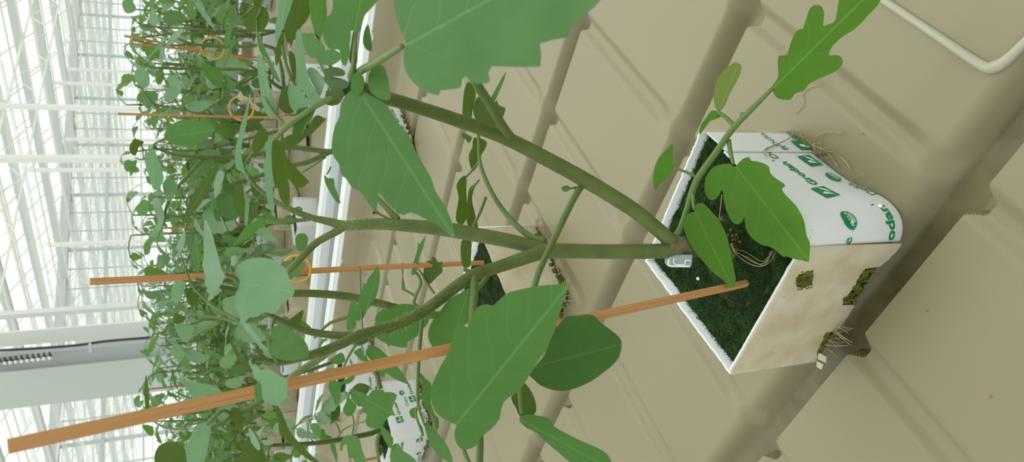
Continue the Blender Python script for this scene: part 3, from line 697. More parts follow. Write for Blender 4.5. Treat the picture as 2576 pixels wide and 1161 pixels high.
# stem hairs
b = MB(); rnd = random.Random(9)
for (Q, Rr, tan), dens, ln, lo, hi in ((s3, 26, .0030, .35, .92), (s3, 10, .0010, .0, .4), (s1, 9, .0006, 0, 1), (s2, 7, .0006, 0, .55), (s2, 20, .0022, .5, .97)):
    n = len(Q)
    for i in range(int(n * lo), int(n * hi) - 1):
        for k in range(dens):
            t = rnd.random(); p = Q[i].lerp(Q[i + 1], t); a = rnd.uniform(0, 6.283); nn = tan[i].orthogonal().normalized(); bb = tan[i].cross(nn)
            d = nn * math.cos(a) + bb * math.sin(a); p = p + d * Rr[i] * .97; L = ln * rnd.uniform(.4, 1.2)
            e = p + (d + Vector((rnd.uniform(-.3, .3), rnd.uniform(-.3, .3), rnd.uniform(-.3, .3)))) * L; wv = d.cross(tan[i]).normalized() * .000035; w2 = tan[i] * .000035
            b.add([p - wv, p + wv, e, p - w2, p + w2], [(0, 1, 2), (3, 4, 2)])
tag(b.build('stem_hair', M['hair'], P1), kind='stuff')

def compound(parent, stalks, leaflets, sm='petiole'):
    """one leaf: its stalk (the part) and its leaflets (sub-parts)"""
    b = MB()
    for st in stalks: b.tube([at(p[0], p[1], p[2]) for p in st], [p[3] / 2 / FPX * p[2] for p in st], 8, 4)
    o = b.build('leaf', M[sm], parent)
    for (pts, ba, ti, db, dt, m, kw) in leaflets: leaf_px(o, pts, ba, ti, db, dt, m, **kw)
    return o
c1 = lambda *p: z(1550, 250, .6029, *p); q2 = lambda *p: z(1800, 300, .3446, *p); r1 = lambda *p: z(1850, 0, .4306, *p)
g7 = lambda *p: z(1150, 0, .517, *p); g8 = lambda *p: z(1050, 560, .5178, *p); h7 = lambda *p: z(1600, 480, .2584, *p)
k1 = lambda *p: z(560, 0, .2239, *p); k2 = lambda *p: z(560, 220, .2239, *p); k3 = lambda *p: z(560, 420, .2239, *p)
k4 = lambda *p: z(460, 540, .2239, *p); k5 = lambda *p: z(560, 720, .2239, *p); k6 = lambda *p: z(560, 900, .2248, *p)
v7 = lambda *p: z(1100, 160, .4306, *p); f5 = lambda *p: z(600, 0, .5167, *p); j5 = lambda *p: z(750, 500, .3445, *p); j6 = lambda *p: z(850, 850, .2679, *p)

# low leaf reaching right over the block
compound(P1, [[(1692, 606, .388, 20), (1712, 575, .387, 18), (1728, 530, .386, 18), (1752, 455, .384, 18), (1798, 388, .380, 17), (1845, 322, .374, 16), (1895, 270, .366, 14), (1943, 222, .358, 10)],
              [(1742, 480, .385, 12), (1744, 505, .382, 10), (1746, 526, .378, 8)], [(1833, 352, .377, 12), (1838, 385, .375, 11), (1845, 412, .372, 8)],
              [(1756, 447, .384, 8), (1725, 432, .386, 7), (1696, 422, .388, 6)], [(1848, 318, .374, 12), (1828, 297, .377, 11), (1806, 281, .380, 9)], [(1868, 298, .371, 9), (1866, 288, .371, 12), (1874, 286, .371, 6)]], [
    (r1((215, 520), (222, 490), (250, 450), (247, 370), (255, 325), (300, 320), (320, 260), (345, 200), (370, 172), (395, 165), (410, 120), (430, 60), (450, 35), (475, 28), (505, 40), (520, 85), (512, 150), (545, 140), (580, 125), (592, 80), (605, 0), (620, -60), (680, -110), (780, -130), (860, -90), (850, 0), (805, 60), (770, 95), (740, 130), (690, 175), (640, 205), (590, 245), (555, 290), (548, 325), (590, 320), (620, 335), (628, 365), (610, 395), (570, 425), (500, 455), (430, 490), (400, 530), (350, 545), (325, 580), (290, 583), (240, 570)),
     r1((215, 515))[0], r1((840, -100))[0], .358, .325, 'fresh', dict(g=.35, keel=-.10)),
    (h7((570, 195), (577, 140), (610, 115), (660, 125), (700, 160), (750, 215), (800, 270), (850, 360), (890, 450), (905, 540), (930, 590), (920, 630), (945, 720), (970, 850), (960, 930), (935, 947), (900, 920), (850, 870), (780, 820), (710, 750), (650, 680), (590, 610), (540, 540), (490, 440), (455, 330), (460, 270), (500, 225), (550, 207)),
     h7((572, 195))[0], h7((940, 945))[0], .378, .372, 'fresh', dict(g=.5)),
    (q2((150, 340), (165, 320), (205, 285), (245, 275), (260, 300), (300, 305), (350, 320), (390, 345), (400, 390), (440, 430), (500, 470), (505, 490), (485, 510), (520, 560), (580, 620), (620, 680), (650, 750), (665, 850), (690, 900), (685, 1000), (680, 1040), (640, 1030), (580, 1020), (520, 1000), (490, 1000), (450, 965), (400, 930), (350, 920), (310, 900), (260, 860), (220, 790), (210, 710), (195, 745), (165, 765), (130, 755), (100, 710), (75, 650), (60, 590), (55, 530), (40, 520), (25, 555), (-20, 590), (-60, 570), (-80, 510), (-75, 440), (-45, 375), (0, 340), (60, 325), (110, 325), (130, 345)),
     q2((148, 342))[0], q2((683, 1035))[0], .372, .345, 'fresh', dict(g=.5)),
    (g7((1058, 815), (1050, 790), (1052, 720), (1048, 700), (1030, 715), (990, 755), (965, 800), (955, 850), (955, 890), (965, 930), (985, 895), (1020, 870), (1045, 835)), g7((1055, 815))[0], g7((965, 905))[0], .388, .394, 'fresh', dict(g=.4)),
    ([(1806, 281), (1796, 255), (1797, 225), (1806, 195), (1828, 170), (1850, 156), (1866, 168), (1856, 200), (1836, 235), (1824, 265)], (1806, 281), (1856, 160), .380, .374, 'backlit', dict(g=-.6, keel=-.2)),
    ([(1806, 281), (1790, 278), (1775, 298), (1762, 316), (1760, 340), (1785, 306), (1800, 300), (1818, 290)], (1808, 282), (1760, 338), .380, .384, 'fresh', dict(g=.2))])
# leaf of the right stem hanging down over the stake
compound(P1, [[(1464, 464, .372, 18), (1440, 505, .366, 17), (1408, 570, .356, 17), (1375, 640, .345, 16), (1348, 705, .334, 16), (1333, 790, .322, 15), (1318, 880, .312, 15), (1308, 960, .304, 14), (1312, 1040, .298, 10)], [(1460, 470, .371, 8), (1445, 472, .370, 6), (1432, 474, .37, 5)]], [
    (g8((583, 683), (620, 640), (650, 560), (690, 490), (720, 455), (780, 450), (840, 445), (870, 460), (885, 480), (940, 520), (985, 560), (992, 600), (980, 650), (950, 690), (900, 730), (850, 765), (790, 795), (720, 815), (660, 812), (600, 790), (565, 760), (545, 735)), g8((560, 700))[0], g8((990, 590))[0], .316, .302, 'deep', dict(g=.25, keel=-.08)),
    (g8((455, 850), (490, 800), (520, 775), (560, 830), (578, 890), (565, 935), (500, 940), (480, 900)), g8((515, 790))[0], g8((560, 935))[0], .312, .305, 'dark', dict(g=0)),
    (g8((495, 945), (540, 930), (600, 938), (640, 950), (660, 985), (720, 1020), (800, 1060), (870, 1090), (920, 1120), (945, 1161), (960, 1210), (900, 1230), (800, 1200), (740, 1161), (680, 1110), (620, 1060), (580, 1020), (540, 1000), (505, 975)), g8((497, 955))[0], g8((955, 1205))[0], .298, .280, 'leaf', dict(g=.6)),
    ([(1434, 472), (1428, 466), (1418, 467), (1412, 473), (1417, 481), (1428, 481)], (1434, 474), (1413, 474), .370, .369, 'leaf', dict(g=.4))])
# leaf of the left stem: big blade in front of the stake
compound(P1, [[(1192, 688, .358, 23), (1192, 740, .345, 23), (1188, 800, .333, 22), (1192, 900, .316, 20), (1200, 1000, .300, 20), (1207, 1110, .286, 20), (1204, 1190, .277, 19)], [(1202, 1195, .277, 12), (1185, 1172, .274, 11), (1170, 1140, .271, 11), (1158, 1100, .268, 10), (1150, 1066, .265, 8)], [(1190, 820, .33, 10), (1160, 850, .326, 8), (1128, 884, .322, 6)], [(1192, 692, .357, 12), (1178, 682, .358, 12), (1166, 676, .358, 9)]], [
    (g8((240, 320), (200, 345), (150, 375), (110, 430), (70, 480), (52, 530), (60, 580), (90, 615), (145, 637), (175, 600), (190, 540), (215, 500), (250, 480), (252, 400), (254, 330)), g8((148, 634))[0], g8((245, 325))[0], .322, .345, 'leaf', dict(g=.3)),
    (g8((190, 975), (130, 955), (85, 910), (65, 850), (70, 790), (110, 700), (145, 640), (165, 580), (180, 505), (210, 488), (242, 507), (258, 480), (290, 410), (340, 395), (370, 400), (430, 345), (490, 325), (600, 305), (690, 298), (738, 293), (720, 350), (690, 440), (670, 510), (640, 580), (600, 650), (545, 740), (490, 820), (440, 850), (410, 890), (400, 950), (360, 1000), (310, 1040), (280, 1085), (240, 1100), (210, 1095), (185, 1060), (180, 1010)), g8((190, 975))[0], g8((735, 295))[0], .265, .250, 'leaf', dict(g=.55, keel=-.10))])
# small drooping leaf behind the stems
compound(P1, [[(1372, 606, .378, 18), (1330, 592, .382, 17), (1285, 552, .388, 14), (1245, 498, .394, 12), (1217, 440, .399, 11), (1206, 400, .402, 10), (1203, 340, .405, 9), (1196, 300, .407, 7)], [(1222, 495, .392, 9), (1207, 535, .394, 8), (1188, 575, .396, 7), (1180, 605, .397, 6)], [(1206, 405, .402, 6), (1190, 425, .404, 6), (1173, 444, .406, 6)], [(1205, 452, .398, 6), (1195, 465, .399, 5), (1183, 480, .400, 4)]], [
    (v7((170, 655), (135, 668), (112, 710), (118, 745), (125, 790), (110, 870), (112, 920), (138, 950), (152, 935), (175, 890), (172, 800), (170, 720)), v7((170, 655))[0], v7((128, 945))[0], .406, .412, 'dark', dict(g=-.5)),
    (v7((237, 685), (205, 712), (185, 735), (175, 800), (168, 880), (180, 950), (205, 968), (240, 965), (225, 900), (215, 850), (203, 800), (212, 740)), v7((237, 685))[0], v7((215, 962))[0], .400, .406, 'dark', dict(g=-.5)),
    (v7((150, 1025), (192, 1025), (200, 1060), (197, 1130), (190, 1185), (150, 1185), (137, 1110), (137, 1060)), v7((190, 1030))[0], v7((160, 1185))[0], .397, .400, 'dark', dict(g=-.4)),
    (v7((150, 320), (147, 270), (158, 150), (185, 103), (215, 148), (225, 178), (212, 230), (203, 300), (190, 345)), v7((178, 340))[0], v7((185, 105))[0], .407, .40, 'dark', dict(g=-.4)),
    (v7((225, 330), (208, 255), (235, 200), (270, 168), (282, 240), (330, 230), (347, 212), (362, 245), (398, 258), (388, 300), (375, 330), (340, 375), (270, 385)), v7((235, 360))[0], v7((395, 260))[0], .406, .398, 'dark', dict(g=-.3)),
    (v7((308, 215), (340, 150), (378, 82), (405, 45), (385, 110), (350, 190), (325, 232)), v7((316, 222))[0], v7((404, 48))[0], .402, .396, 'leaf', dict(g=.2)),
    (v7((142, 400), (200, 425), (196, 450), (180, 463), (165, 440), (148, 435)), v7((198, 420))[0], v7((150, 437))[0], .406, .409, 'dark', dict(g=-.3)),
    (v7((215, 430), (290, 455), (272, 510), (258, 530), (245, 575), (212, 628), (190, 588), (184, 530), (205, 490)), v7((225, 440))[0], v7((210, 620))[0], .404, .406, 'dark', dict(g=-.5))])
# leaf stalk climbing from the right stem and the large blurred blade above it
compound(P1, [[(1284, 345, .348, 26), (1265, 318, .335, 24), (1232, 262, .310, 24), (1200, 212, .290, 24), (1170, 150, .268, 22), (1150, 90, .25, 18)]], [
    ([(1150, 90), (1120, 60), (1080, 20), (1070, -60), (1120, -130), (1200, -120), (1240, -40), (1210, 40)], (1150, 90), (1130, -125), .25, .22, 'leaf', dict(g=.4))])
compound(P1, [[(888, 205, .272, 16), (905, 180, .255, 20), (940, 160, .238, 20), (985, 132, .222, 18), (1012, 116, .214, 14)]], [
    (f5((765, -40), (762, 60), (790, 150), (812, 210), (803, 280), (815, 350), (850, 400), (900, 440), (962, 462), (980, 456), (985, 440), (1060, 432), (1085, 420), (1090, 385), (1110, 372), (1130, 400), (1200, 407), (1225, 390), (1234, 322)) + g7((405, 325), (402, 212), (540, 182), (560, 130), (632, 65), (700, 0), (760, -120), (680, -280), (400, -420), (0, -380), (-200, -200)),
     f5((805, 222))[0], (1500, -150), .214, .175, 'soft', dict(g=.55, keel=-.08))])
# blade hanging from the top node across the picture's middle
compound(P1, [[(890, 205, .272, 20), (897, 220, .262, 18), (905, 236, .256, 14)]], [
    (f5((545, 440), (500, 500), (490, 570), (470, 610), (455, 680), (455, 740), (475, 780), (490, 800), (500, 850), (525, 870), (550, 910), (590, 930), (620, 970), (650, 1012), (672, 1030), (675, 980), (682, 935), (720, 985), (760, 1022), (800, 1047), (840, 1033), (900, 1060), (960, 1092), (1010, 1130), (1050, 1161), (1045, 1100), (1010, 1010), (960, 930), (940, 870), (900, 800), (860, 730), (830, 660), (780, 600), (730, 520), (690, 490), (640, 462), (590, 440)), f5((585, 445))[0], f5((1050, 1158))[0], .256, .285, 'soft', dict(g=.6, keel=-.16))])
# young growth around the right stem's top
compound(P1, [[(892, 210, .274, 30), (885, 190, .262, 22), (890, 160, .25, 12), (895, 90, .242, 10), (905, 30, .235, 8)], [(893, 212, .272, 24), (850, 240, .27, 18), (800, 262, .27, 16), (760, 290, .272, 14), (720, 318, .276, 18), (695, 345, .28, 10)]], [
    (k1((975, -60), (985, 170), (1010, 280), (1040, 370), (1100, 425), (1130, 350), (1150, 250), (1172, 150), (1166, 60), (1150, -60)), k1((1150, 250))[0], k1((1050, -60))[0], .250, .236, 'leaf', dict(g=.5)),
    (k1((1212, 165), (1240, 60), (1260, -60), (1500, -120), (1760, -60), (1702, 60), (1600, 170), (1562, 300), (1530, 365), (1445, 340), (1440, 400), (1430, 500), (1420, 640), (1380, 745), (1330, 690), (1312, 565), (1250, 560), (1190, 540), (1140, 450), (1130, 350), (1160, 190)), k1((1400, 740))[0], k1((1560, -90))[0], .252, .222, 'leaf', dict(g=.55)),
    (k1((890, 370), (960, 372), (1020, 370), (1080, 450), (1130, 500), (1150, 565), (1060, 622), (1000, 660), (940, 580), (900, 480)), k1((1140, 600))[0], k1((895, 372))[0], .262, .270, 'leaf', dict(g=.5)),
    (k1((1045, 660), (1120, 582), (1200, 555), (1290, 570), (1335, 650), (1270, 712), (1200, 735), (1100, 720)), k1((1330, 700))[0], k1((1050, 662))[0], .255, .262, 'leaf', dict(g=.5)),
    (k1((1420, 660), (1440, 520), (1470, 340), (1500, 500), (1512, 700), (1450, 725)), k1((1480, 720))[0], k1((1470, 345))[0], .256, .25, 'dark', dict(g=-.4)),
    (k1((1575, 480), (1590, 350), (1632, 272), (1655, 340), (1682, 560), (1620, 560)), k1((1625, 620))[0], k1((1632, 275))[0], .254, .248, 'leaf', dict(g=.5)),
    (k1((1135, 800), (1200, 752), (1300, 758), (1375, 800), (1362, 852), (1250, 858), (1160, 852)), k1((1400, 830))[0], k1((1140, 805))[0], .265, .272, 'deep', dict(g=0)),
    (k1((1125, 862), (1250, 860), (1380, 898), (1425, 955), (1350, 1005), (1250, 1020), (1180, 960)), k1((1420, 950))[0], k1((1130, 862))[0], .264, .275, 'deep', dict(g=-.2)),
    (k1((1165, 1015), (1350, 1015), (1355, 1100), (1290, 1175), (1170, 1175)), k1((1350, 1040))[0], k1((1175, 1165))[0], .264, .272, 'dark', dict(g=-.2)),
    (f5((650, 330), (700, 315), (722, 360), (737, 430), (740, 482), (700, 487), (650, 455), (628, 400)), f5((600, 400))[0], f5((730, 470))[0], .255, .248, 'leaf', dict(g=.5)),
    (f5((560, 358), (600, 358), (614, 400), (600, 447), (570, 462), (545, 430)), f5((580, 460))[0], f5((578, 360))[0], .254, .245, 'leaf', dict(g=.4))])
# strips of young blades left of that node
compound(P1, [[(845, 243, .271, 16), (815, 180, .282, 7), (785, 120, .29, 5)], [(735, 205, .295, 14), (720, 165, .298, 10), (708, 110, .300, 7)], [(720, 318, .276, 10), (690, 285, .278, 9), (665, 245, .28, 7)], [(735, 205, .295, 13), (755, 250, .287, 13), (772, 290, .28, 12)]], [
    (k1((632, -60), (800, -60), (762, 100), (722, 220), (690, 300), (652, 380), (612, 485), (590, 430), (588, 340), (610, 200), (632, 90)), k1((620, 470))[0], k1((710, -60))[0], .300, .290, 'pale', dict(g=.5)),
    (k1((792, -60), (978, -60), (976, 172), (900, 282), (850, 350), (830, 430), (740, 487), (713, 440), (690, 330), (716, 220), (762, 100)), k1((720, 470))[0], k1((960, -60))[0], .298, .29, 'dark', dict(g=-.5)),
    (k1((615, 480), (662, 368), (684, 420), (672, 560), (645, 660), (598, 745), (588, 600)), k1((665, 380))[0], k1((598, 742))[0], .298, .302, 'dark', dict(g=-.4)),
    (k1((820, 380), (850, 330), (888, 345), (895, 460), (920, 650), (942, 760), (980, 900), (1092, 1105), (1050, 1122), (960, 1100), (880, 980), (840, 860), (820, 600)), k1((1080, 1100))[0], k1((845, 340))[0], .275, .285, 'pale', dict(g=.5)),
    (k1((740, 575), (800, 600), (820, 700), (822, 885), (790, 862), (750, 700)), k1((800, 880))[0], k1((745, 580))[0], .29, .296, 'dark', dict(g=-.4)),
    (k1((950, 772), (1020, 758), (1100, 830), (1150, 902), (1140, 962), (1092, 1082), (1020, 960), (970, 860)), k1((1090, 1080))[0], k1((960, 770))[0], .278, .284, 'grey', dict(g=.5)),
    (k1((388, 620), (440, 632), (490, 760), (522, 950), (562, 1090), (588, 1172), (592, 1285), (560, 1322), (520, 1312), (480, 1250), (440, 1130), (420, 1000), (395, 800)), k1((575, 1310))[0], k1((405, 625))[0], .279, .286, 'pale', dict(g=.5)),
    (k2((620, 195), (650, 60), (682, -10), (742, -10), (742, 130), (762, 220), (802, 272), (740, 302), (680, 272), (630, 222)), k2((760, 290))[0], k2((700, 0))[0], .292, .296, 'dark', dict(g=-.4)),
    (k2((740, -10), (860, -10), (940, 118), (1000, 45), (1090, 100), (1132, 162), (1052, 222), (980, 202), (900, 232), (840, 252), (780, 242), (744, 150)), k2((1050, 215))[0], k2((760, 10))[0], .274, .284, 'pale', dict(g=.5)),
    (k2((838, 250), (900, 228), (992, 228), (962, 330), (902, 420), (872, 500), (840, 560), (832, 655), (808, 662), (790, 560), (790, 430), (820, 330)), k2((960, 235))[0], k2((812, 655))[0], .272, .276, 'deep', dict(g=-.2)),
    (k2((1052, 208), (1012, 330), (932, 450), (892, 532), (878, 480), (920, 370), (980, 268)), k2((1045, 215))[0], k2((890, 525))[0], .271, .275, 'leaf', dict(g=.4)),
    (k2((1072, 308), (1140, 345), (1150, 370), (1080, 442), (1010, 512), (930, 562), (860, 622), (800, 662), (700, 668), (638, 602), (780, 520), (960, 450), (1020, 340)), k2((1050, 330))[0], k2((650, 610))[0], .30, .31, 'dark', dict(g=-.4)),
    (k2((590, 468), (562, 560), (500, 600), (468, 660), (490, 760), (458, 850), (470, 980), (480, 1161), (500, 1240), (520, 1330), (570, 1440), (577, 1350), (566, 1161), (562, 1000), (556, 800), (572, 620)), k2((595, 500))[0], k2((570, 1430))[0], .281, .294, 'pale', dict(g=.4)),
    (k2((562, 600), (640, 598), (690, 680), (720, 780), (790, 860), (832, 910), (972, 1052), (960, 1072), (888, 1132), (862, 1112), (852, 1185), (800, 1100), (732, 1020), (750, 1100), (756, 1260), (740, 1328), (690, 1300), (640, 1230), (620, 1118), (602, 1128), (580, 1090), (560, 960), (550, 800)), k2((600, 520))[0], k2((800, 1180))[0], .281, .296, 'dark', dict(g=-.5)),
    (k2((448, 438), (500, 500), (512, 560), (490, 640), (430, 700), (370, 742), (340, 720), (326, 660), (350, 560), (400, 490)), k2((350, 740))[0], k2((450, 445))[0], .30, .304, 'dark', dict(g=-.4)),
    (k2((300, 78), (312, 92), (290, 250), (270, 400), (240, 540), (216, 650), (210, 760), (240, 900), (250, 962), (200, 940), (150, 900), (138, 780), (150, 650), (175, 560), (200, 430), (240, 320), (270, 200)), k2((235, 950))[0], k2((303, 82))[0], .365, .358, 'pale', dict(g=.4))])
# tip of the middle shoot
compound(P1, [[(652, 478, .367, 9), (625, 440, .366, 8), (613, 420, .366, 7), (635, 385, .365, 7), (660, 370, .364, 5)], [(690, 505, .369, 6), (660, 500, .368, 5), (620, 490, .368, 4)], [(785, 548, .373, 13), (752, 554, .372, 9), (735, 553, .371, 15), (700, 558, .37, 14), (670, 556, .369, 9)]], [
    (k2((250, 962), (320, 828), (322, 920), (306, 1072), (270, 1032)), k2((270, 1040))[0], k2((318, 832))[0], .367, .364, 'pale', dict(g=.4)),
    (k3((150, 212), (200, 188), (232, 220), (242, 340), (256, 420), (236, 582), (215, 538), (200, 572), (150, 500), (116, 400), (130, 300)), k3((190, 195))[0], k3((205, 565))[0], .368, .372, 'dark', dict(g=-.4)),
    (k3((284, 642), (320, 440), (380, 398), (432, 380), (400, 470), (370, 560), (330, 602)), k3((425, 385))[0], k3((288, 635))[0], .367, .371, 'dark', dict(g=-.3)),
    (k3((800, 548), (720, 543), (680, 582), (600, 572), (520, 508), (450, 478), (438, 512), (500, 580), (380, 528), (368, 562), (402, 592), (350, 612), (280, 650), (220, 720), (150, 820), (120, 892), (200, 830), (300, 800), (330, 792), (342, 770), (362, 750), (400, 700), (440, 682), (480, 652), (520, 642), (700, 642), (790, 636)), k3((790, 590))[0], k3((124, 885))[0], .371, .368, 'leaf', dict(g=.3)),
    (k3((250, 420), (290, 380), (300, 470), (270, 640), (262, 690), (248, 600)), k3((275, 390))[0], k3((260, 680))[0], .37, .372, 'pale', dict(g=.3)),
    (k3((320, 130), (400, 230), (470, 310), (500, 400), (440, 420), (370, 340), (320, 270)), k3((480, 400))[0], k3((320, 135))[0], .368, .37, 'dark', dict(g=-.3)),
    (k3((815, 800), (850, 750), (922, 745), (962, 800), (942, 880), (900, 938), (850, 938), (822, 880)), k3((900, 936))[0], k3((880, 748))[0], .372, .369, 'leaf', dict(g=.3)),
    (k3((800, 470), (860, 440), (900, 480), (840, 520)), k3((900, 480))[0], k3((805, 475))[0], .374, .375, 'leaf', dict(g=.3))])
# small stump on the middle shoot's branch
compound(P1, [[(1000, 553, .377, 20), (975, 525, .378, 15), (950, 500, .380, 13), (930, 482, .381, 12)], [(980, 551, .377, 7), (960, 541, .378, 6), (945, 534, .378, 6), (938, 535, .378, 9)]], [(k3((1690, 500), (1720, 490), (1755, 500), (1740, 522), (1700, 525)), k3((1755, 505))[0], k3((1690, 508))[0], .378, .377, 'deep', dict(g=.2))])
# blurred round blades by the left stem's top
compound(P1, [[(668, 786, .29, 12), (640, 760, .262, 14), (603, 710, .255, 13), (575, 692, .252, 9), (566, 688, .25, 7)]], [
    (k4((640, 760), (585, 645), (620, 562), (720, 500), (850, 478), (960, 490), (1062, 522), (1112, 572), (1172, 622), (1192, 720), (1252, 832), (1232, 912), (1152, 972), (1102, 1022), (1052, 1092), (1000, 1110)) + k5((450, 290), (400, 335), (310, 340), (270, 385), (230, 432), (190, 402), (200, 330), (150, 240), (130, 120)), k4((640, 760))[0], k4((1230, 860))[0], .250, .225, 'pale', dict(g=.5, wave=.06)),
    (k4((240, 75), (272, 70), (322, 180), (362, 340), (402, 480), (432, 610), (477, 665), (452, 740), (392, 832), (310, 887), (263, 850), (280, 820), (243, 760), (250, 680), (218, 570), (235, 450), (232, 250)), k4((475, 667))[0], k4((250, 75))[0], .25, .258, 'grey', dict(g=.3))])
compound(P1, [[(700, 912, .28, 14), (680, 880, .272, 12), (678, 855, .265, 9)], [(690, 798, .292, 9), (684, 822, .28, 9), (683, 845, .266, 8)], [(700, 912, .28, 16), (660, 905, .276, 14), (632, 908, .272, 12), (650, 945, .262, 9), (660, 960, .25, 8)]], [
    (k5((545, 560), (560, 470), (640, 428), (760, 480), (872, 560), (942, 640), (972, 720), (952, 800), (850, 822), (720, 832), (600, 802), (540, 732), (510, 642), (478, 602)), k5((560, 540))[0], k5((950, 760))[0], .265, .255, 'leaf', dict(g=.45)),
    (k6((430, 290), (350, 222), (335, 90), (370, 68), (430, 130), (512, 118), (582, 160), (642, 200), (722, 230), (726, 300), (716, 452), (660, 470), (652, 532), (590, 530), (520, 502), (470, 492), (440, 420)), k6((430, 290))[0], k6((700, 400))[0], .236, .222, 'pale', dict(g=.4)),
    (k6((360, 322), (400, 258), (436, 300), (442, 420), (402, 522), (370, 462), (358, 402)), k6((425, 285))[0], k6((400, 515))[0], .237, .24, 'leaf', dict(g=.4)),
    (k5((228, 430), (300, 418), (332, 480), (402, 560), (442, 640), (502, 690), (542, 750), (573, 802), (520, 802), (440, 702), (380, 642), (320, 560), (270, 502)), k5((570, 800))[0], k5((240, 430))[0], .276, .284, 'grey', dict(g=.4)),
    (k5((368, 580), (402, 660), (442, 740), (522, 820), (584, 862), (520, 882), (440, 852), (400, 762), (372, 680)), k5((580, 862))[0], k5((370, 585))[0], .278, .282, 'dark', dict(g=-.3)),
    (k5((80, 620), (130, 640), (170, 720), (240, 800), (330, 820), (430, 830), (440, 870), (330, 900), (220, 880), (160, 790)), k5((430, 850))[0], k5((90, 625))[0], .276, .28, 'dark', dict(g=-.3)),
    (k6((545, 518), (600, 540), (642, 560), (702, 700), (742, 800), (802, 880), (882, 970), (1002, 1090), (1090, 1165), (980, 1155), (880, 1070), (780, 980), (720, 922), (640, 852), (620, 702), (590, 600)), k6((560, 520))[0], k6((1060, 1158))[0], .26, .25, 'dark', dict(g=-.3))])
# leaf on the left stem's lower side, in front of the far rail
compound(P1, [[(870, 848, .303, 9), (900, 860, .318, 20), (930, 848, .330, 14), (958, 835, .34, 10), (985, 822, .348, 8), (1000, 800, .352, 6)], [(905, 670, .352, 4), (910, 800, .338, 4), (912, 835, .333, 5)], [(928, 850, .33, 7), (937, 870, .328, 7)], [(895, 866, .318, 8), (880, 890, .32, 7), (865, 920, .32, 5)]], [
    (j5((585, 490), (597, 560), (590, 640), (570, 710), (540, 760), (510, 802), (480, 862), (440, 892), (425, 882), (415, 952), (358, 957), (360, 860), (390, 740), (430, 770), (440, 760), (445, 700), (470, 660), (473, 612), (492, 620), (510, 580), (550, 530)), j5((475, 885))[0], j5((583, 500))[0], .338, .345, 'leaf', dict(g=.35)),
    (j5((565, 862), (600, 820), (620, 800), (660, 810), (730, 770), (800, 765), (840, 772), (900, 800), (960, 860), (930, 932), (880, 970), (872, 1000), (800, 1042), (796, 1082), (730, 1080), (672, 1066), (655, 1087), (650, 1060), (600, 1032), (562, 992)), j5((950, 870))[0], j5((575, 900))[0], .352, .36, 'leaf', dict(g=.35)),
    (j6((265, 150), (270, 100), (310, 70), (370, 84), (420, 125), (480, 180), (552, 255), (602, 320), (668, 427), (600, 410), (520, 375), (450, 325), (440, 367), (400, 350), (365, 290), (320, 220)), j6((275, 75))[0], j6((665, 424))[0], .33, .32, 'leaf', dict(g=.35)),
    (j6((155, 132), (215, 88), (247, 160), (282, 207), (230, 217), (190, 182)), j6((212, 92))[0], j6((278, 205))[0], .33, .328, 'leaf', dict(g=.35)),
    (k5((1200, 830), (1260, 780), (1340, 740), (1380, 830), (1300, 880)), k5((1370, 850))[0], k5((1210, 835))[0], .32, .322, 'leaf', dict(g=.3)),
    (k6((1185, 332), (1200, 258), (1260, 248), (1320, 270), (1370, 238), (1482, 188), (1460, 252), (1402, 290), (1330, 302), (1322, 420), (1312, 480), (1270, 542), (1230, 442)), k6((1330, 285))[0], k6((1272, 538))[0], .318, .322, 'leaf', dict(g=.35)),
    (k5((560, 400), (700, 330), (760, 380), (760, 470), (640, 430)), k5((745, 450))[0], k5((570, 400))[0], .31, .315, 'dark', dict(g=-.2)),
    (k5((740, 395), (820, 320), (905, 262), (900, 330), (850, 440)), k5((850, 440))[0], k5((903, 265))[0], .305, .31, 'dark', dict(g=-.4)),
    (k5((850, 430), (890, 380), (950, 420), (1000, 470), (930, 475)), k5((990, 470))[0], k5((855, 425))[0], .31, .31, 'leaf', dict(g=.3))])
# young cluster at the picture's left edge of the middle shoot
compound(P1, [[(655, 736, .364, 9), (610, 805, .37, 9), (560, 800, .374, 8), (490, 790, .378, 6), (462, 775, .38, 4), (448, 762, .38, 4)], [(604, 806, .37, 8), (540, 772, .374, 7), (485, 720, .378, 6), (455, 640, .38, 4)], [(555, 812, .374, 6), (500, 835, .377, 6), (470, 862, .38, 5)]], [
    ([(465, 579), (452, 598), (445, 622), (448, 635), (432, 652), (450, 640), (464, 615), (466, 592)], (450, 638), (462, 580), .38, .376, 'grey', dict(g=.4)),
    ([(494, 592), (488, 625), (486, 660), (495, 685), (503, 672), (505, 640), (498, 615)], (498, 684), (494, 594), .38, .376, 'leaf', dict(g=.4)),
    ([(432, 720), (455, 705), (467, 715), (460, 740), (445, 765), (432, 750)], (448, 764), (460, 706), .38, .377, 'pale', dict(g=.4)),
    ([(468, 735), (480, 728), (495, 742), (500, 765), (485, 770), (472, 758)], (480, 770), (474, 730), .379, .382, 'dark', dict(g=-.3)),
    ([(440, 815), (470, 815), (490, 825), (470, 860), (455, 850), (445, 835)], (470, 860), (445, 816), .379, .375, 'pale', dict(g=.4)),
    ([(440, 788), (455, 792), (470, 800), (450, 815), (440, 812), (436, 818)], (470, 800), (437, 815), .379, .376, 'dark', dict(g=-.3)),
    ([(495, 815), (515, 806), (545, 808), (540, 818), (515, 828), (492, 835)], (545, 812), (494, 832), .376, .378, 'pale', dict(g=.4))])
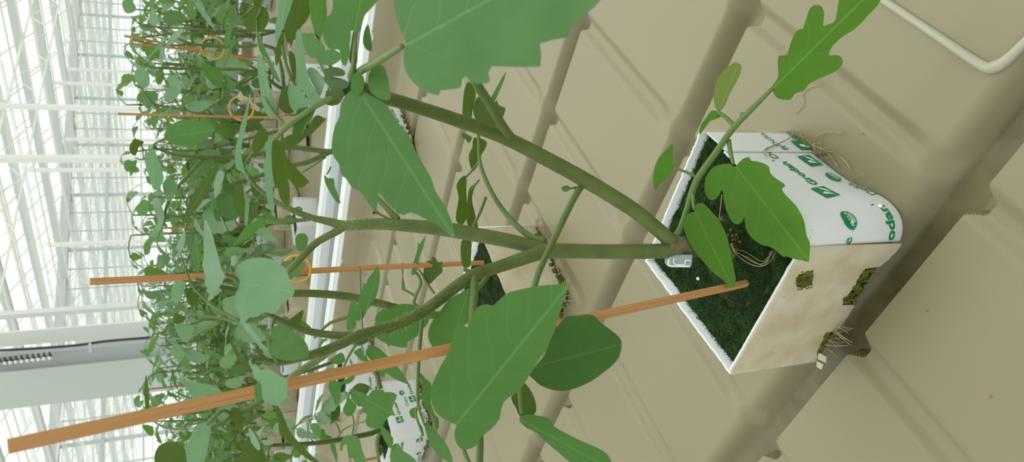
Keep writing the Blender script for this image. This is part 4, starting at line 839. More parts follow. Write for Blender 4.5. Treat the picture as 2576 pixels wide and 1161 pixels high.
# lower cluster behind the stake's tip
compound(P1, [[(690, 985, .306, 11), (640, 1020, .30, 14), (590, 1045, .295, 13), (540, 1072, .29, 11), (500, 1095, .288, 6)], [(585, 1047, .295, 10), (560, 1032, .29, 9), (520, 1068, .285, 8)], [(470, 1078, .30, 5), (420, 1076, .302, 5), (388, 1060, .304, 4)]], [
    ([(368, 942), (374, 975), (376, 1025), (366, 1030), (363, 990), (364, 960)], (372, 1028), (369, 943), .305, .30, 'dark', dict(g=-.2)),
    ([(450, 947), (460, 950), (480, 957), (515, 965), (540, 970), (556, 985), (520, 993), (488, 1000), (470, 975), (452, 960)], (452, 948), (552, 985), .30, .295, 'pale', dict(g=.5)),
    ([(500, 1065), (528, 1060), (530, 1085), (520, 1140), (500, 1190), (475, 1180), (465, 1115), (475, 1108), (485, 1082)], (525, 1065), (490, 1185), .288, .282, 'pale', dict(g=.45)),
    ([(400, 1120), (430, 1110), (460, 1120), (470, 1170), (400, 1180), (388, 1150)], (465, 1118), (395, 1175), .30, .295, 'dark', dict(g=.3)),
    ([(436, 895), (430, 880), (440, 862), (455, 870), (467, 890), (448, 900)], (465, 895), (437, 865), .31, .305, 'pale', dict(g=.3)),
    ([(432, 915), (440, 950), (450, 985), (444, 975), (436, 955)], (438, 912), (449, 984), .305, .31, 'dark', dict(g=-.2)),
    ([(357, 1068), (385, 1072), (384, 1095), (370, 1090)], (385, 1075), (360, 1070), .304, .30, 'leaf', dict(g=.3)),
    ([(620, 1105), (640, 1085), (655, 1115), (672, 1165), (630, 1170), (610, 1140)], (645, 1090), (650, 1165), .29, .285, 'dark', dict(g=-.3)),
    ([(578, 1030), (600, 1025), (612, 1060), (608, 1090), (590, 1070)], (600, 1030), (605, 1088), .293, .29, 'dark', dict(g=-.3)),
    ([(625, 1075), (640, 1090), (655, 1120), (650, 1132), (632, 1112)], (630, 1078), (652, 1130), .284, .28, 'grey', dict(g=.4))])

# clear grafting clip on the stem base
cp = at(1712, 655, .384); clip = empty('grafting_clip', cp, 'small clear silicone clip around the base of the near stem', 'clip')
b = MB()
C8 = [at(1679, 650, .384), at(1686, 640, .384), at(1742, 640, .385), at(1740, 666, .383), at(1734, 672, .383), at(1684, 670, .383), at(1678, 662, .383)]
th = FWD * .006
b.add(C8 + [p + th for p in C8], [tuple(range(7)), tuple(reversed(range(7, 14)))] + [(i, 7 + i, 7 + (i + 1) % 7, (i + 1) % 7) for i in range(7)]); b.build('clip_body', M['clip'], clip, smooth=False)
b = MB(); b.tube([at(1683, 652, .3825), at(1683, 667, .3818), at(1712, 669, .3818), at(1736, 669, .3818)], .0006, 6, 4); b.tube([at(1696, 648, .3825), at(1696, 663, .3818), at(1722, 665, .3818), at(1724, 655, .382), at(1738, 654, .382)], .0004, 6, 3); b.build('clip_rim', M['bead'], clip)

# ------------------------------------------------------------------ stakes and rings
def stake(a, b_, w_, label, name='bamboo_stake'):
    m = MB(); m.tube([a, a.lerp(b_, .33) + Vector((.0004, 0, 0)), a.lerp(b_, .66), b_], [w_ * .55, w_ * .6, w_ * .6, w_ * .6], 4, 8); o = m.build(name, M['bamboo'], smooth=False); return tag(o, label, 'stake')
stake(at(1878, 712, .389), at(20, 1122, .205), .0036, 'long orange-brown bamboo stake leaning out of the foreground block')
stake(at(1216, 660, .738), at(226, 708, .50), .0042, 'bamboo stake standing in the second block, tallest against the white wall')
def ring(c, r, nrm, label, t=.0011):
    nrm = Vector(nrm).normalized(); u = nrm.orthogonal().normalized(); v = nrm.cross(u); m = MB()
    P = [c + (u * math.cos(a) + v * math.sin(a)) * r for a in [2 * math.pi * k / 20 for k in range(21)]]; m.tube(P, t, 6, 2); return tag(m.build('training_ring', M['ring']), label, 'ring', None)
ring(at(748, 675, .60), .0113, (-.45, .75, -.45), 'orange plastic ring around the stake of the second block')



# ------------------------------------------------------------------ the other plants on the near bench
def block_center(px, py, rz):
    """block whose front bottom corner is seen at (px, py)"""
    g = ground(px, py); c, s_ = math.cos(rz), math.sin(rz)
    return Vector((g.x - c * HB - s_ * HB, g.y - s_ * HB + c * HB, 0))
# second plant
RZ2 = R(-2.5); BL2 = Vector((-.5215, .4688, 0))
P2 = empty('tomato_plant', BL2, 'second tomato plant, in the cream block half hidden behind the big drooping leaf', 'plant')
block(P2, BL2, RZ2, 12, 1600, 'cream')
stalk([(1235, 690, .745, 16), (1180, 745, .725, 18), (1110, 790, .70, 19), (1040, 785, .68, 20), (960, 764, .655, 21), (880, 746, .63, 21), (800, 738, .61, 20), (720, 737, .59, 18), (640, 735, .57, 15), (560, 722, .55, 12), (490, 700, .53, 8)], 'stem', 'stem', P2, 12, 4)
stalk([(940, 760, .65, 10), (880, 795, .645, 9), (830, 812, .64, 8), (790, 850, .635, 6)], 'side_shoot', 'petiole', P2)
compound(P2, [[(1110, 790, .70, 8), (1046, 768, .70, 9), (1045, 745, .70, 9), (1058, 715, .69, 8), (1054, 695, .69, 7), (1040, 680, .685, 5)], [(1045, 745, .70, 7), (1030, 735, .70, 6), (1015, 727, .70, 5)], [(1093, 738, .70, 6), (1075, 712, .70, 6), (1062, 690, .695, 5), (1053, 677, .69, 4)]], [
    (j5((840, 470), (870, 370), (878, 300), (887, 335), (932, 262), (912, 360), (884, 440), (882, 485), (852, 550), (826, 548)), j5((845, 545))[0], j5((930, 266))[0], .685, .675, 'leaf', dict(g=.2)),
    (j5((755, 662), (760, 560), (754, 500), (762, 452), (770, 520), (768, 570), (782, 655)), j5((775, 658))[0], j5((762, 456))[0], .70, .69, 'leaf', dict(g=.2)),
    (j5((940, 455), (970, 452), (972, 430), (992, 424), (1010, 440), (1025, 462), (1056, 456), (1048, 490), (1055, 530), (1012, 570), (985, 600), (960, 618), (915, 590), (918, 510)), j5((945, 590))[0], j5((1050, 460))[0], .70, .69, 'dark', dict(g=-.3))])
# dry curled leaf scrap on the second block's far corner
b = MB()
for k in range(6): pass
o = leaf_px(None, v7((580, 910), (602, 905), (632, 940), (650, 980), (640, 1005), (618, 985), (590, 955), (574, 935)), v7((585, 912))[0], v7((642, 1000))[0], .775, .765, 'leaf', name='withered_leaf'); o.data.materials.clear(); o.data.materials.append(mat('withered_tan', (0.42, 0.33, 0.24), 0.9, 0.1, bump=.6, bscale=300, vcol=(0.2, 0.14, 0.09), vscale=120)); tag(o, 'small withered tan leaf curled at the far corner of the second block', 'leaf')
# third plant, at the picture's upper middle
BL3 = block_center(1045, 362, R(-4)); P3 = empty('tomato_plant', BL3, 'tomato plant whose printed block shows beside the big hanging leaf', 'plant')
block(P3, BL3, R(-4), 17, 500)
stalk([(985, 300, 1.20, 14), (930, 340, 1.19, 14), (880, 366, 1.18, 14), (832, 381, 1.17, 14), (770, 374, 1.15, 13), (717, 371, 1.13, 13), (620, 392, 1.10, 12), (512, 396, 1.06, 12), (450, 391, 1.05, 9), (396, 374, 1.04, 6)], 'stem', 'stem', P3, 10, 3)
stalk([(832, 381, 1.17, 12), (780, 405, 1.16, 13), (737, 416, 1.15, 12), (660, 440, 1.13, 11), (560, 470, 1.10, 9), (480, 490, 1.08, 6)], 'stem', 'stem', P3, 10, 3)
stalk([(515, 398, 1.06, 8), (480, 432, 1.05, 8), (440, 480, 1.04, 8), (420, 515, 1.03, 7), (412, 555, 1.02, 6)], 'side_shoot', 'petiole', P3)
stalk([(820, 395, 1.17, 4), (790, 415, 1.17, 4), (760, 433, 1.17, 4)], 'side_shoot', 'petiole', P3)
m2 = lambda *p: z(300, 280, .2584, *p); m1 = lambda *p: z(300, 0, .2584, *p)
def leaf_on(P, st, outline, ba, ti, d0, d1, m, g=.45): return compound(P, [st], [(outline, ba, ti, d0, d1, m, dict(g=g))])
leaf_on(P3, [(395, 374, 1.04, 6), (388, 362, 1.03, 5), (420, 345, 1.02, 5)], m2((440, 260), (450, 190), (520, 120), (620, 80), (740, 88), (860, 112), (935, 172), (860, 262), (740, 332), (640, 342), (520, 322)), m2((440, 260))[0], m2((930, 178))[0], 1.02, 1.00, 'leaf')
leaf_on(P3, [(396, 374, 1.04, 6), (386, 372, 1.03, 5), (383, 370, 1.03, 5)], m2((245, 480), (290, 380), (325, 345), (372, 440), (412, 560), (432, 662), (390, 740), (332, 762), (292, 640)), m2((325, 348))[0], m2((335, 758))[0], 1.03, 1.00, 'pale')
leaf_on(P3, [(440, 480, 1.04, 6), (425, 492, 1.03, 4)], m2((420, 700), (480, 650), (560, 700), (560, 780), (480, 880), (440, 800)), m2((560, 700))[0], m2((470, 870))[0], 1.03, 1.0, 'pale')
compound(P3, [[(384, 372, 1.04, 5), (362, 400, 1.04, 4), (340, 397, 1.04, 3)], [(361, 398, 1.04, 3), (358, 370, 1.04, 3), (352, 355, 1.04, 3)]], [
    (m2((105, 400), (100, 330), (122, 300), (150, 265), (230, 290), (235, 310), (190, 350), (160, 430)), m2((225, 300))[0], m2((115, 415))[0], 1.04, 1.02, 'dark', dict(g=-.3)),
    (m2((105, 540), (130, 485), (172, 474), (160, 540), (130, 605), (106, 630)), m2((168, 478))[0], m2((108, 626))[0], 1.04, 1.03, 'leaf', dict(g=.3))])
compound(P3, [[(413, 555, 1.02, 6), (405, 575, 1.02, 4), (395, 600, 1.02, 3)]], [(m2((320, 860), (380, 840), (420, 930), (440, 1020), (410, 1140), (380, 1161), (370, 1060), (340, 960)), m2((420, 940))[0], m2((385, 1158))[0], 1.02, 1.0, 'grey', dict(g=.4)), (m2((160, 960), (220, 860), (280, 870), (290, 960), (230, 1020)), m2((285, 930))[0], m2((165, 960))[0], 1.02, 1.0, 'pale', dict(g=.4))])
compound(P3, [[(480, 490, 1.08, 6), (470, 560, 1.0, 5), (455, 610, .95, 4)], [(548, 522, .9, 6), (556, 545, .9, 6), (565, 565, .88, 6), (572, 582, .86, 6)], [(560, 470, 1.10, 7), (552, 500, .95, 6), (548, 522, .9, 6)]], [
    (m2((960, 508), (880, 590), (860, 640), (830, 635), (790, 700), (775, 745), (740, 745), (720, 820), (690, 880), (640, 980), (608, 1072), (625, 1105), (700, 1010), (790, 900), (850, 800), (930, 622)), m2((620, 1085))[0], m2((958, 512))[0], .95, .9, 'dark', dict(g=-.4)),
    (m2((975, 578), (1025, 598), (1002, 700), (972, 802), (928, 842), (922, 720), (935, 640)), m2((930, 838))[0], m2((1000, 585))[0], .9, .88, 'grey', dict(g=.3)),
    (m2((945, 835), (1000, 798), (1120, 818), (1152, 902), (1142, 1022), (1062, 1067), (940, 1062), (918, 940)), m2((950, 930))[0], m2((1145, 960))[0], .9, .89, 'deep', dict(g=-.2)),
    (m2((890, 880), (940, 840), (955, 920), (900, 990)), m2((952, 900))[0], m2((895, 985))[0], .9, .9, 'leaf', dict(g=.2))])
compound(P3, [[(832, 420, 1.17, 4), (826, 432, 1.16, 4), (822, 438, 1.16, 4)]], [(k3((1142, 85), (1182, 125), (1250, 130), (1262, 222), (1312, 340), (1322, 412), (1262, 372), (1200, 272), (1150, 170)), k3((1240, 135))[0], k3((1318, 405))[0], 1.16, 1.14, 'leaf', dict(g=.3))])
compound(P3, [[(640, -30, .80, 8), (655, 20, .80, 7), (645, 45, .80, 5)], [(645, 45, .80, 5), (650, 110, .79, 6), (665, 150, .78, 6)]], [
    (k1((350, 320), (320, 385), (270, 330), (238, 230), (300, 142), (372, 110), (440, 70), (492, 100), (522, 172), (520, 232), (482, 310), (420, 362)), k1((385, 200))[0], k1((400, 360))[0], .80, .795, 'dark', dict(g=-.3)),
    (k1((388, 350), (430, 420), (482, 560), (542, 680), (602, 800), (648, 918), (618, 916), (560, 840), (490, 662), (430, 562), (398, 450)), k1((395, 355))[0], k1((645, 915))[0], .785, .775, 'leaf', dict(g=.2)),
    (k1((350, -40), (440, -40), (430, 60), (400, 100), (350, 60)), k1((400, 90))[0], k1((380, -38))[0], .80, .79, 'dark', dict(g=-.2))])
# fourth plant, printed block at the picture's lower middle
BL4 = block_center(1090, 1080, R(-3)); P4 = empty('tomato_plant', BL4, 'tomato plant in the white printed block near the lower edge, behind the stake', 'plant')
block(P4, BL4, R(-3), 23, 500)
stalk([(985, 1020, 1.21, 14), (975, 1005, 1.2, 14), (958, 978, 1.18, 13), (950, 950, 1.16, 12), (940, 925, 1.14, 11), (915, 900, 1.12, 8)], 'stem', 'stem', P4, 10, 3)
stalk([(985, 1020, 1.21, 14), (978, 1060, 1.19, 15), (942, 1086, 1.16, 14), (900, 1096, 1.13, 13), (860, 1104, 1.1, 13), (800, 1113, 1.07, 12), (730, 1117, 1.04, 10), (668, 1118, 1.0, 8), (620, 1110, .98, 6)], 'stem', 'stem', P4, 10, 3)
stalk([(978, 1050, 1.2, 14), (962, 1080, 1.2, 14), (950, 1110, 1.2, 15), (958, 1170, 1.2, 15)], 'stem', 'stem', P4, 10, 3)
compound(P4, [[(846, 1106, 1.1, 5), (862, 1082, 1.06, 5), (890, 1067, 1.0, 5), (922, 1058, .95, 5)], [(855, 1086, 1.07, 4), (850, 1072, 1.05, 4), (844, 1062, 1.03, 3)], [(885, 1040, 1.0, 4), (890, 1062, 1.0, 4), (886, 1092, .99, 4)], [(868, 985, .94, 5), (874, 1000, .93, 5), (880, 985, .93, 5)], [(922, 1058, .95, 5), (930, 1052, .945, 5), (928, 1030, .94, 5)]], [
    (k6((1425, 390), (1430, 342), (1520, 370), (1600, 400), (1630, 420), (1680, 358), (1800, 353), (1810, 380), (1880, 378), (1952, 412), (1920, 500), (1902, 572), (1938, 645), (1880, 640), (1820, 702), (1760, 782), (1700, 792), (1620, 762), (1600, 692), (1612, 622), (1560, 600), (1562, 540), (1520, 542), (1460, 480)), k6((1430, 360))[0], k6((1930, 640))[0], .94, .91, 'leaf', dict(g=.45)),
    (k6((1348, 562), (1385, 480), (1390, 400), (1440, 470), (1502, 540), (1452, 632), (1402, 652), (1355, 610)), k6((1430, 645))[0], k6((1392, 405))[0], 1.0, .99, 'leaf', dict(g=.3)),
    (k6((1445, 350), (1500, 290), (1560, 280), (1640, 310), (1640, 360), (1590, 420), (1520, 390)), k6((1450, 352))[0], k6((1640, 320))[0], .96, .95, 'dark', dict(g=-.3)),
    (k6((1208, 602), (1250, 520), (1312, 490), (1312, 640), (1250, 712), (1200, 742), (1222, 680)), k6((1290, 660))[0], k6((1210, 735))[0], 1.03, 1.02, 'leaf', dict(g=.3)),
    (k6((1308, 1032), (1320, 960), (1352, 880), (1420, 858), (1502, 872), (1542, 930), (1562, 1032), (1605, 1160), (1500, 1170), (1450, 1110), (1412, 1132), (1388, 970), (1350, 980), (1345, 1030)), k6((1445, 862))[0], k6((1590, 1158))[0], .99, .96, 'leaf', dict(g=.4)),
    (k6((1208, 960), (1240, 930), (1262, 980), (1285, 1100), (1275, 1170), (1245, 1100), (1215, 1020)), k6((1235, 940))[0], k6((1275, 1165))[0], 1.05, 1.03, 'leaf', dict(g=.3)),
    (k6((980, 740), (1060, 730), (1100, 800), (1090, 880), (1020, 860)), k6((1000, 745))[0], k6((1085, 875))[0], 1.1, 1.08, 'leaf', dict(g=.3)),
    (k6((1080, 800), (1140, 795), (1150, 850), (1225, 880), (1180, 920), (1110, 925), (1075, 870)), k6((1085, 880))[0], k6((1220, 885))[0], 1.1, 1.09, 'fresh', dict(g=.2))])
# long stalk hanging in front of the fourth block, from the nearest plant
compound(P1, [[(1062, 770, .352, 6), (1060, 820, .345, 10), (1055, 880, .338, 10), (1051, 960, .33, 9), (1052, 1018, .322, 8), (1068, 1068, .314, 5)], [(1052, 1018, .322, 7), (1046, 1040, .32, 6), (1058, 1078, .315, 6), (1064, 1092, .312, 4)]], [
    (j6((752, 340), (782, 330), (822, 380), (872, 422), (882, 500), (870, 602), (912, 722), (942, 742), (947, 842), (915, 852), (900, 762), (860, 702), (812, 642), (790, 560), (757, 610), (748, 540), (786, 522), (790, 402)), j6((765, 600))[0], j6((765, 335))[0], .33, .338, 'leaf', dict(g=.3)),
    (j6((670, 690), (700, 655), (752, 652), (738, 722), (772, 802), (812, 905), (790, 908), (758, 830), (730, 757), (690, 742)), j6((750, 655))[0], j6((805, 904))[0], .322, .318, 'leaf', dict(g=.2)),
    (j6((808, 800), (862, 808), (902, 840), (962, 920), (1012, 980), (1052, 1060), (1080, 1170), (960, 1122), (902, 1052), (850, 952)), j6((812, 805))[0], j6((1075, 1165))[0], .318, .305, 'leaf', dict(g=.4)),
    (j6((500, 1020), (570, 988), (602, 1050), (682, 1100), (742, 1170), (640, 1250), (500, 1200)), j6((560, 1000))[0], j6((735, 1168))[0], .33, .32, 'leaf', dict(g=.3)),
    (j6((395, 830), (430, 830), (520, 940), (500, 1030), (470, 1010), (420, 920)), j6((435, 840))[0], j6((505, 1025))[0], .335, .33, 'leaf', dict(g=.2))])
# fifth plant: block behind the long stake
BL5 = block_center(955, 957, R(-4)); P5 = empty('tomato_plant', BL5, 'tomato plant in the white block seen just above the long stake near the rail', 'plant')
block(P5, BL5, R(-4), 29, 300)
stalk([(875, 900, 1.50, 10), (850, 905, 1.48, 9), (780, 930, 1.44, 9), (700, 950, 1.40, 8), (600, 955, 1.36, 7), (500, 940, 1.32, 5)], 'stem', 'stem', P5, 8, 3)
# foremost plant of the far bench, at the picture's top edge
g6 = ground(822, 176, 0); BL6 = Vector((g6.x, 1.58, 0)); P6 = empty('tomato_plant', BL6, 'tomato plant with heart-shaped pale leaves at the top edge, first behind the rail', 'plant')
block(P6, BL6, R(10), 31, 200)
q6 = (BL6 + Vector((0, 0, .08)) - CAM); d6 = q6.dot(FWD); X6 = q6.dot(ROW_D) / d6 * FPX + 1288; Y6 = 580.5 - q6.dot(ROW_U) / d6 * FPX
stalk([(X6 + 20, Y6, d6 + .01, 9), (X6 - 40, Y6, d6 - .03, 9), (640, 180, 1.55, 9), (520, 174, 1.50, 8), (430, 172, 1.46, 7), (378, 168, 1.44, 5), (345, 150, 1.43, 4)], 'stem', 'stem', P6, 8, 3)
stalk([(X6 - 40, Y6, d6 - .03, 9), (690, 122, 1.60, 9), (590, 118, 1.56, 8), (480, 110, 1.5, 6), (400, 70, 1.46, 5), (350, 60, 1.45, 4)], 'stem', 'stem', P6, 8, 3)
stalk([(560, 250, 1.5, 5), (470, 298, 1.46, 6), (400, 275, 1.44, 6), (365, 235, 1.43, 5), (350, 215, 1.43, 4)], 'side_shoot', 'petiole', P6)
stalk([(640, 180, 1.55, 7), (600, 210, 1.53, 6), (560, 250, 1.5, 5)], 'side_shoot', 'petiole', P6)
for st, ol, ba, ti, d0, d1, m_ in (
    ([(408, 172, 1.45, 4), (412, 195, 1.44, 4), (425, 218, 1.43, 4)], m1((470, 750), (510, 723), (572, 760), (607, 850), (582, 922), (530, 972), (438, 972), (450, 890), (482, 830)), m1((470, 830))[0], m1((575, 800))[0], 1.43, 1.40, 'pale'),
    ([(365, 235, 1.43, 4), (358, 222, 1.42, 3)], m1((160, 680), (222, 650), (282, 710), (298, 800), (262, 852), (182, 822), (148, 750)), m1((225, 660))[0], m1((230, 845))[0], 1.42, 1.40, 'pale'),
    ([(408, 172, 1.45, 4), (400, 182, 1.45, 3)], m1((355, 720), (372, 680), (412, 676), (442, 740), (402, 822), (362, 800)), m1((400, 690))[0], m1((390, 815))[0], 1.44, 1.43, 'leaf'),
    ([(560, 250, 1.5, 5), (562, 220, 1.48, 4), (560, 215, 1.48, 4)], m1((800, 610), (860, 620), (920, 650), (1002, 700), (1015, 800), (965, 862), (882, 790), (832, 720)), m1((1005, 830))[0], m1((810, 620))[0], 1.48, 1.45, 'leaf'),
    ([(560, 215, 1.48, 4), (568, 200, 1.48, 4)], m1((1035, 740), (1085, 770), (1135, 830), (1102, 892), (1050, 852)), m1((1040, 760))[0], m1((1125, 860))[0], 1.48, 1.47, 'leaf'),
    ([(510, -10, 1.46, 5), (495, 0, 1.45, 4), (488, 5, 1.45, 3)], m1((710, -30), (800, 20), (862, 150), (938, 292), (880, 242), (800, 142), (750, 70)), m1((740, 0))[0], m1((934, 288))[0], 1.45, 1.42, 'pale'),
    ([(350, 172, 1.43, 3), (352, 170, 1.43, 3)], m1((205, 662), (290, 540), (380, 440), (450, 370), (477, 328), (440, 432), (330, 522)), m1((470, 345))[0], m1((208, 658))[0], 1.43, 1.40, 'pale'),
    ([(480, 110, 1.5, 5), (440, 115, 1.45, 3), (420, 115, 1.44, 3)], m1((452, 462), (480, 380), (552, 300), (628, 278), (582, 362), (502, 432)), m1((455, 455))[0], m1((622, 284))[0], 1.44, 1.42, 'grey'),
    ([(412, 115, 1.44, 3), (411, 130, 1.44, 3)], m1((393, 605), (398, 500), (437, 438), (442, 520), (412, 642)), m1((430, 450))[0], m1((405, 630))[0], 1.44, 1.42, 'grey'),
    ([(400, 70, 1.46, 3), (390, 66, 1.45, 3)], m1((288, 222), (308, 100), (330, 78), (372, 150), (388, 212), (340, 252)), m1((345, 245))[0], m1((325, 85))[0], 1.45, 1.43, 'grey'),
    ([(350, 60, 1.45, 4), (330, 40, 1.44, 3)], m1((28, 20), (70, -20), (120, 0), (162, 70), (150, 112), (80, 132), (40, 92)), m1((110, 120))[0], m1((50, 0))[0], 1.45, 1.42, 'pale'),
    ([(640, 20, 1.5, 6), (600, 50, 1.45, 5), (585, 65, 1.44, 4)], m1((1055, 260), (1130, 200), (1190, 188), (1112, 262), (1062, 420), (1030, 465), (1028, 350)), m1((1180, 195))[0], m1((1035, 460))[0], 1.42, 1.38, 'leaf'),
    ([(600, 130, 1.5, 5), (592, 95, 1.45, 4)], m1((1110, 365), (1137, 345), (1112, 450), (1052, 600), (988, 692), (1040, 560)), m1((1130, 350))[0], m1((992, 688))[0], 1.44, 1.42, 'leaf'),
    ([(470, 298, 1.46, 5), (440, 252, 1.44, 4), (437, 250, 1.44, 4)], m1((365, 1161), (430, 1100), (500, 1030), (528, 980), (520, 1020), (470, 1100), (400, 1170)), m1((528, 985))[0], m1((370, 1160))[0], 1.43, 1.4, 'pale'),
    ([(440, 252, 1.44, 4), (460, 275, 1.42, 4)], m1((660, 1060), (690, 980), (760, 985), (830, 975), (880, 1030), (800, 1085), (720, 1085)), m1((670, 1060))[0], m1((870, 1025))[0], 1.44, 1.42, 'pale')):
    leaf_on(P6, st, ol, ba, ti, d0, d1, m_)

# stakes and rings on the far bench
def far_stake(top, bot, dt, db, w_, label): return stake(at(bot[0], bot[1], db), at(top[0], top[1], dt), w_, label)
far_stake((313, 90), (690, 160), 1.42, 1.72, .0042, 'pale orange stake leaning at the top edge, nearest of the far bench stakes there')
far_stake((328, 109), (660, 146), 1.75, 2.02, .0042, 'thinner stake just behind the leaning stake at the top edge')
far_stake((296, 286), (835, 300), 1.30, 1.60, .0040, 'straight upright bamboo stake behind the hanging leaf, rising above the leaf tops')
g_ = ground(700, 941, .002); d_ = (g_ - CAM).dot(FWD); far_stake((361, 980), (700, 941), d_ * .84, d_, .0062, 'bamboo stake with its tip just below the grey cabinet')
far_stake((400, 574), (690, 560), 1.9, 2.2, .0046, 'thin stake half hidden among leaves behind the middle shoot')
g_ = ground(962, 1147); e_ = (g_ - CAM).dot(FWD); far_stake((810, 1182), (962, 1147), e_ * .93, e_, .0050, 'short piece of stake at the lower edge beside the white printed block')
ring(at(535, 121, 1.55), .0235, (-.3, .9, -.2), 'orange ring hanging round the leaning stake at the top edge', .0016)
ring(at(607, 272, 1.46), .0240, (-.5, .8, -.3), 'orange ring round the straight upright stake behind the leaves', .0016)
sp_ = at(361, 980, d_ * .84).lerp(at(700, 941, d_), .52)
ring(sp_ + ROW_U * .013, .0160, (.1, .3, .9), 'orange ring on the stake below the grey cabinet', .0016)

# ------------------------------------------------------------------ generic tomato plants for the rows behind
def leaflet_outline(rnd, L, W, lobes):
    """outline along +x from stalk to tip, with irregular teeth"""
    up, dn = [], []
    n = 9
    for side, lst in ((1, up), (-1, dn)):
        for i in range(n):
            t = (i + .5) / n
            wdt = W * (math.sin(math.pi * min(1, t ** .72)) ** .85) * .5
            tooth = (1 + lobes * (.9 if i % 2 else -.55) * rnd.uniform(.5, 1.2))
            lst.append((L * (t + (.035 if i % 2 else 0)), side * wdt * tooth))
    return [Vector((0, 0))] + [Vector(p) for p in dn] + [Vector((L, 0))] + [Vector(p) for p in reversed(up)]
def local_leaflet(mb, rnd, org, dirx, up_, L, W, lobes, droop, cup):
    """leaflet as a curved blade; dirx = along, up_ = blade normal"""
    dirx = Vector(dirx).normalized(); up_ = (Vector(up_) - dirx * Vector(up_).dot(dirx)).normalized(); sy = up_.cross(dirx)
    vs, fs = fill(smooth_loop(leaflet_outline(rnd, L, W, lobes), 1), L / 6, [Vector((L * k / 6, 0)) for k in range(1, 6)])
    V, UV = [], []
    sd = rnd.random() * 99
    for p in vs:
        u, v = p[0] / L, p[1] / L
        zz = L * (-droop * u * u + cup * abs(v) + .05 * noise.noise(Vector((u * 4, v * 4, sd))))
        V.append(Vector(org) + dirx * p[0] * (1 - .25 * droop * u) + sy * p[1] + up_ * zz); UV.append((u, v))
    mb.add(V, [f if ((V[f[1]] - V[f[0]]).cross(V[f[2]] - V[f[0]])).dot(up_) > 0 else tuple(reversed(f)) for f in fs], UV)
def leaf_mesh(seed, L, npair, lobes, m):
    """compound leaf along +x, arching, as one mesh"""
    rnd = random.Random(seed); mb = MB(); P = []
    for i in range(7):
        t = i / 6; P.append(Vector((L * .62 * math.sin(t * 1.15) / .91, .012 * L * math.sin(t * 5 + seed), L * (.36 * t - .50 * t * t))))
    mb.tube(P, [L * .008 * (1 - .55 * i / 6) + .0006 for i in range(7)], 5, 1)
    for k in range(npair):
        i = 2 + k * 3 // max(1, npair - 1) if npair > 1 else 3
        for sd in (1, -1):
            sz = L * rnd.uniform(.27, .40) * (.75 + .1 * k); d = Vector((rnd.uniform(.25, .7), sd, rnd.uniform(-.55, -.05)))
            o = P[min(i, 5)]; e = o + d.normalized() * L * .06; mb.tube([o, e], L * .008, 4, 1, False)
            local_leaflet(mb, rnd, e, d, (rnd.uniform(-.3, .5), rnd.uniform(-.3, .3), 1), sz, sz * rnd.uniform(.5, .7), lobes, rnd.uniform(.1, .5), rnd.uniform(-.1, .25))
    d = P[6] - P[5]; sz = L * rnd.uniform(.40, .52)
    local_leaflet(mb, rnd, P[6], d, (rnd.uniform(0, .5), rnd.uniform(-.3, .3), 1), sz, sz * rnd.uniform(.55, .75), lobes, rnd.uniform(.1, .45), rnd.uniform(-.05, .2))
    o = mb.build('leaf', M[m]); me = o.data; bpy.data.objects.remove(o); return me
LEAVES = [leaf_mesh(s, L, n, lb, m) for s, (L, n, lb, m) in enumerate([(.20, 1, .13, 'rowa'), (.22, 2, .12, 'rowb'), (.18, 1, .10, 'rowb'), (.20, 2, .16, 'rowb'), (.16, 1, .16, 'grey'), (.20, 2, .14, 'rowa'), (.17, 1, .12, 'rowa'), (.13, 1, .18, 'rowb'), (.12, 1, .2, 'grey'), (.20, 2, .14, 'dark')])]
def proto_plant(seed, h):
    """two-stemmed plant of height h in its block, at the origin"""
    rnd = random.Random(seed); root = empty('tomato_plant', (0, 0, 0))
    block(root, Vector(), 0.0, seed, 0, proto=True)
    mb = MB(); fork = Vector((rnd.uniform(-.01, .01), rnd.uniform(-.01, .01), .105)); ends = []
    mb.tube([Vector((0, 0, HZ - .008)), Vector((.003, 0, .085)), fork], [.006, .0055, .005], 8, 3)
    a0 = rnd.uniform(0, 6.28)
    for s in range(2):
        a = a0 + s * 3.14 + rnd.uniform(-.4, .4); lean = rnd.uniform(.05, .10); P = [fork]
        for i in range(1, 6):
            t = i / 5; P.append(Vector((fork.x + math.cos(a) * lean * (t ** .6) + rnd.uniform(-.008, .008), fork.y + math.sin(a) * lean * (t ** .6) + rnd.uniform(-.008, .008), fork.z + (h - .105) * t)))
        mb.tube(P, [.0045, .0042, .004, .0036, .003, .002], 7, 3); ends.append((P, a))
    mb.build('stem', M['stem'], root)
    for P, a in ends:
        for i in range(1, 6):
            for q in range(2 if i in (3, 5) else 1):
                me = LEAVES[rnd.choice((0, 1, 2, 3, 5, 9, 6) if i < 4 else (2, 3, 4, 7, 8, 0))]
                o = bpy.data.objects.new('leaf', me); COL.objects.link(o); o.parent = root
                k = min(i, 5); o.location = P[k] if q == 0 else P[k - 1].lerp(P[k], .5)
                sc = rnd.uniform(.75, 1.15) * (1.0 if i < 4 else .75)
                o.scale = (sc, sc, sc); o.rotation_euler = (rnd.uniform(-.35, .35), rnd.uniform(-.75, .05) if i > 3 else rnd.uniform(-.35, .45), a + rnd.uniform(-1.7, 1.7) + q * 2.6)
    return root
def tree_copy(o, parent=None):
    c = o.copy(); COL.objects.link(c)
    if parent: c.parent = parent
    for ch in list(o.children): tree_copy(ch, c)
    return c
PROTO = [proto_plant(40 + i, hh) for i, hh in enumerate((.43, .47, .45, .41, .48))]
used = set()
def plant_at(x, y, k, rz, sc, label, group):
    p = PROTO[k]
    if k in used: p = tree_copy(p)
    used.add(k); p.location = (x, y, 0); p.rotation_euler = (0, 0, rz); p.scale = (sc, sc, sc)
    return tag(p, label, 'plant', group)
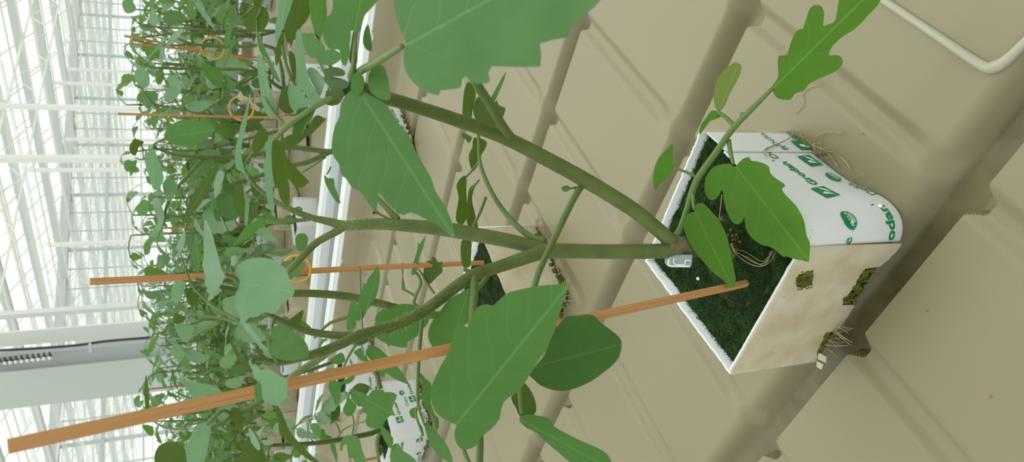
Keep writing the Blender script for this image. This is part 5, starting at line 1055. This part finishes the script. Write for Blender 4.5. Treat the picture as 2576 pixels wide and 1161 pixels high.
KEEP = [(cc.x, cc.y, .7), (-5.75, 5.0, .4), (BL6.x, BL6.y, .2)]
def in_view(x, y, zz=0.25, mpx=160):
    v = Vector((x, y, zz)) - CAM; d = v.dot(FWD)
    if d < .3: return False
    X = v.dot(ROW_D) / d * FPX + 1288; Y = 580.5 - v.dot(ROW_U) / d * FPX
    return -mpx < Y < 1161 + mpx and X > -200
rnd = random.Random(21)
rows = [(1.62, .33), (1.93, .33), (2.25, .34), (2.58, .35), (2.92, .36), (3.28, .36), (3.62, .36), (5.65, .42), (6.1, .44), (6.6, .46), (7.1, .48)]
n = 0
for ri, (y, sp) in enumerate(rows):
    x = -9.0 + .11 * ri
    while x < 1.0:
        X, Y = x + rnd.uniform(-.03, .03), y + rnd.uniform(-.03, .03)
        d = (Vector((X, Y, .2)) - CAM).dot(FWD)
        if in_view(X, Y, .25, 130 if ri < 3 else 60) and all((Vector((X, Y, 0)) - Vector((q[0], q[1], 0))).length > q[2] for q in KEEP):
            if ri == 0: lab, grp = 'tomato plant in the front row of the far bench, right behind the white rail', 'tomato plants in the front row of the far bench'
            elif ri < 7: lab, grp = 'tomato plant in the crowded rows further back on the far bench', 'tomato plants crowded on the far bench'
            else: lab, grp = 'distant tomato plant on the third bench behind the crowded rows', 'tomato plants on the third bench'
            plant_at(X, Y, n % 5 if n < 5 else rnd.randrange(5), rnd.uniform(0, 6.28), rnd.uniform(.92, 1.12), lab, grp); n += 1
        x += sp
print('background plants', n)
for k in range(5):
    if k not in used: print('unused proto', k)
# leaves on the other near-bench plants' shoots
def dress(P, pts, n, sc, seed):
    rnd = random.Random(seed); loc = parent_loc(P)
    for i in range(n):
        t = (i + rnd.uniform(.1, .9)) / n * (len(pts) - 1); k = min(int(t), len(pts) - 2)
        a, b_ = at(*pts[k]), at(*pts[k + 1]); p = a.lerp(b_, t - k)
        o = bpy.data.objects.new('leaf', LEAVES[rnd.choice((0, 1, 2, 3, 5, 6, 7, 4))]); COL.objects.link(o); o.parent = P
        o.location = p - loc; s_ = sc * rnd.uniform(.8, 1.2); o.scale = (s_, s_, s_); o.rotation_euler = (rnd.uniform(-.4, .4), rnd.uniform(-.2, .5), rnd.uniform(0, 6.28))
dress(P5, [(800, 922, 1.45), (700, 950, 1.40), (600, 955, 1.36), (500, 940, 1.32)], 9, .62, 3)
dress(P4, [(800, 1113, 1.07), (730, 1117, 1.04), (668, 1118, 1.0), (620, 1110, .98)], 6, .45, 4)
dress(P2, [(640, 735, .57), (560, 722, .55), (490, 700, .53)], 5, .30, 5)
dress(P3, [(660, 440, 1.13), (560, 470, 1.10), (480, 490, 1.08)], 4, .5, 6)
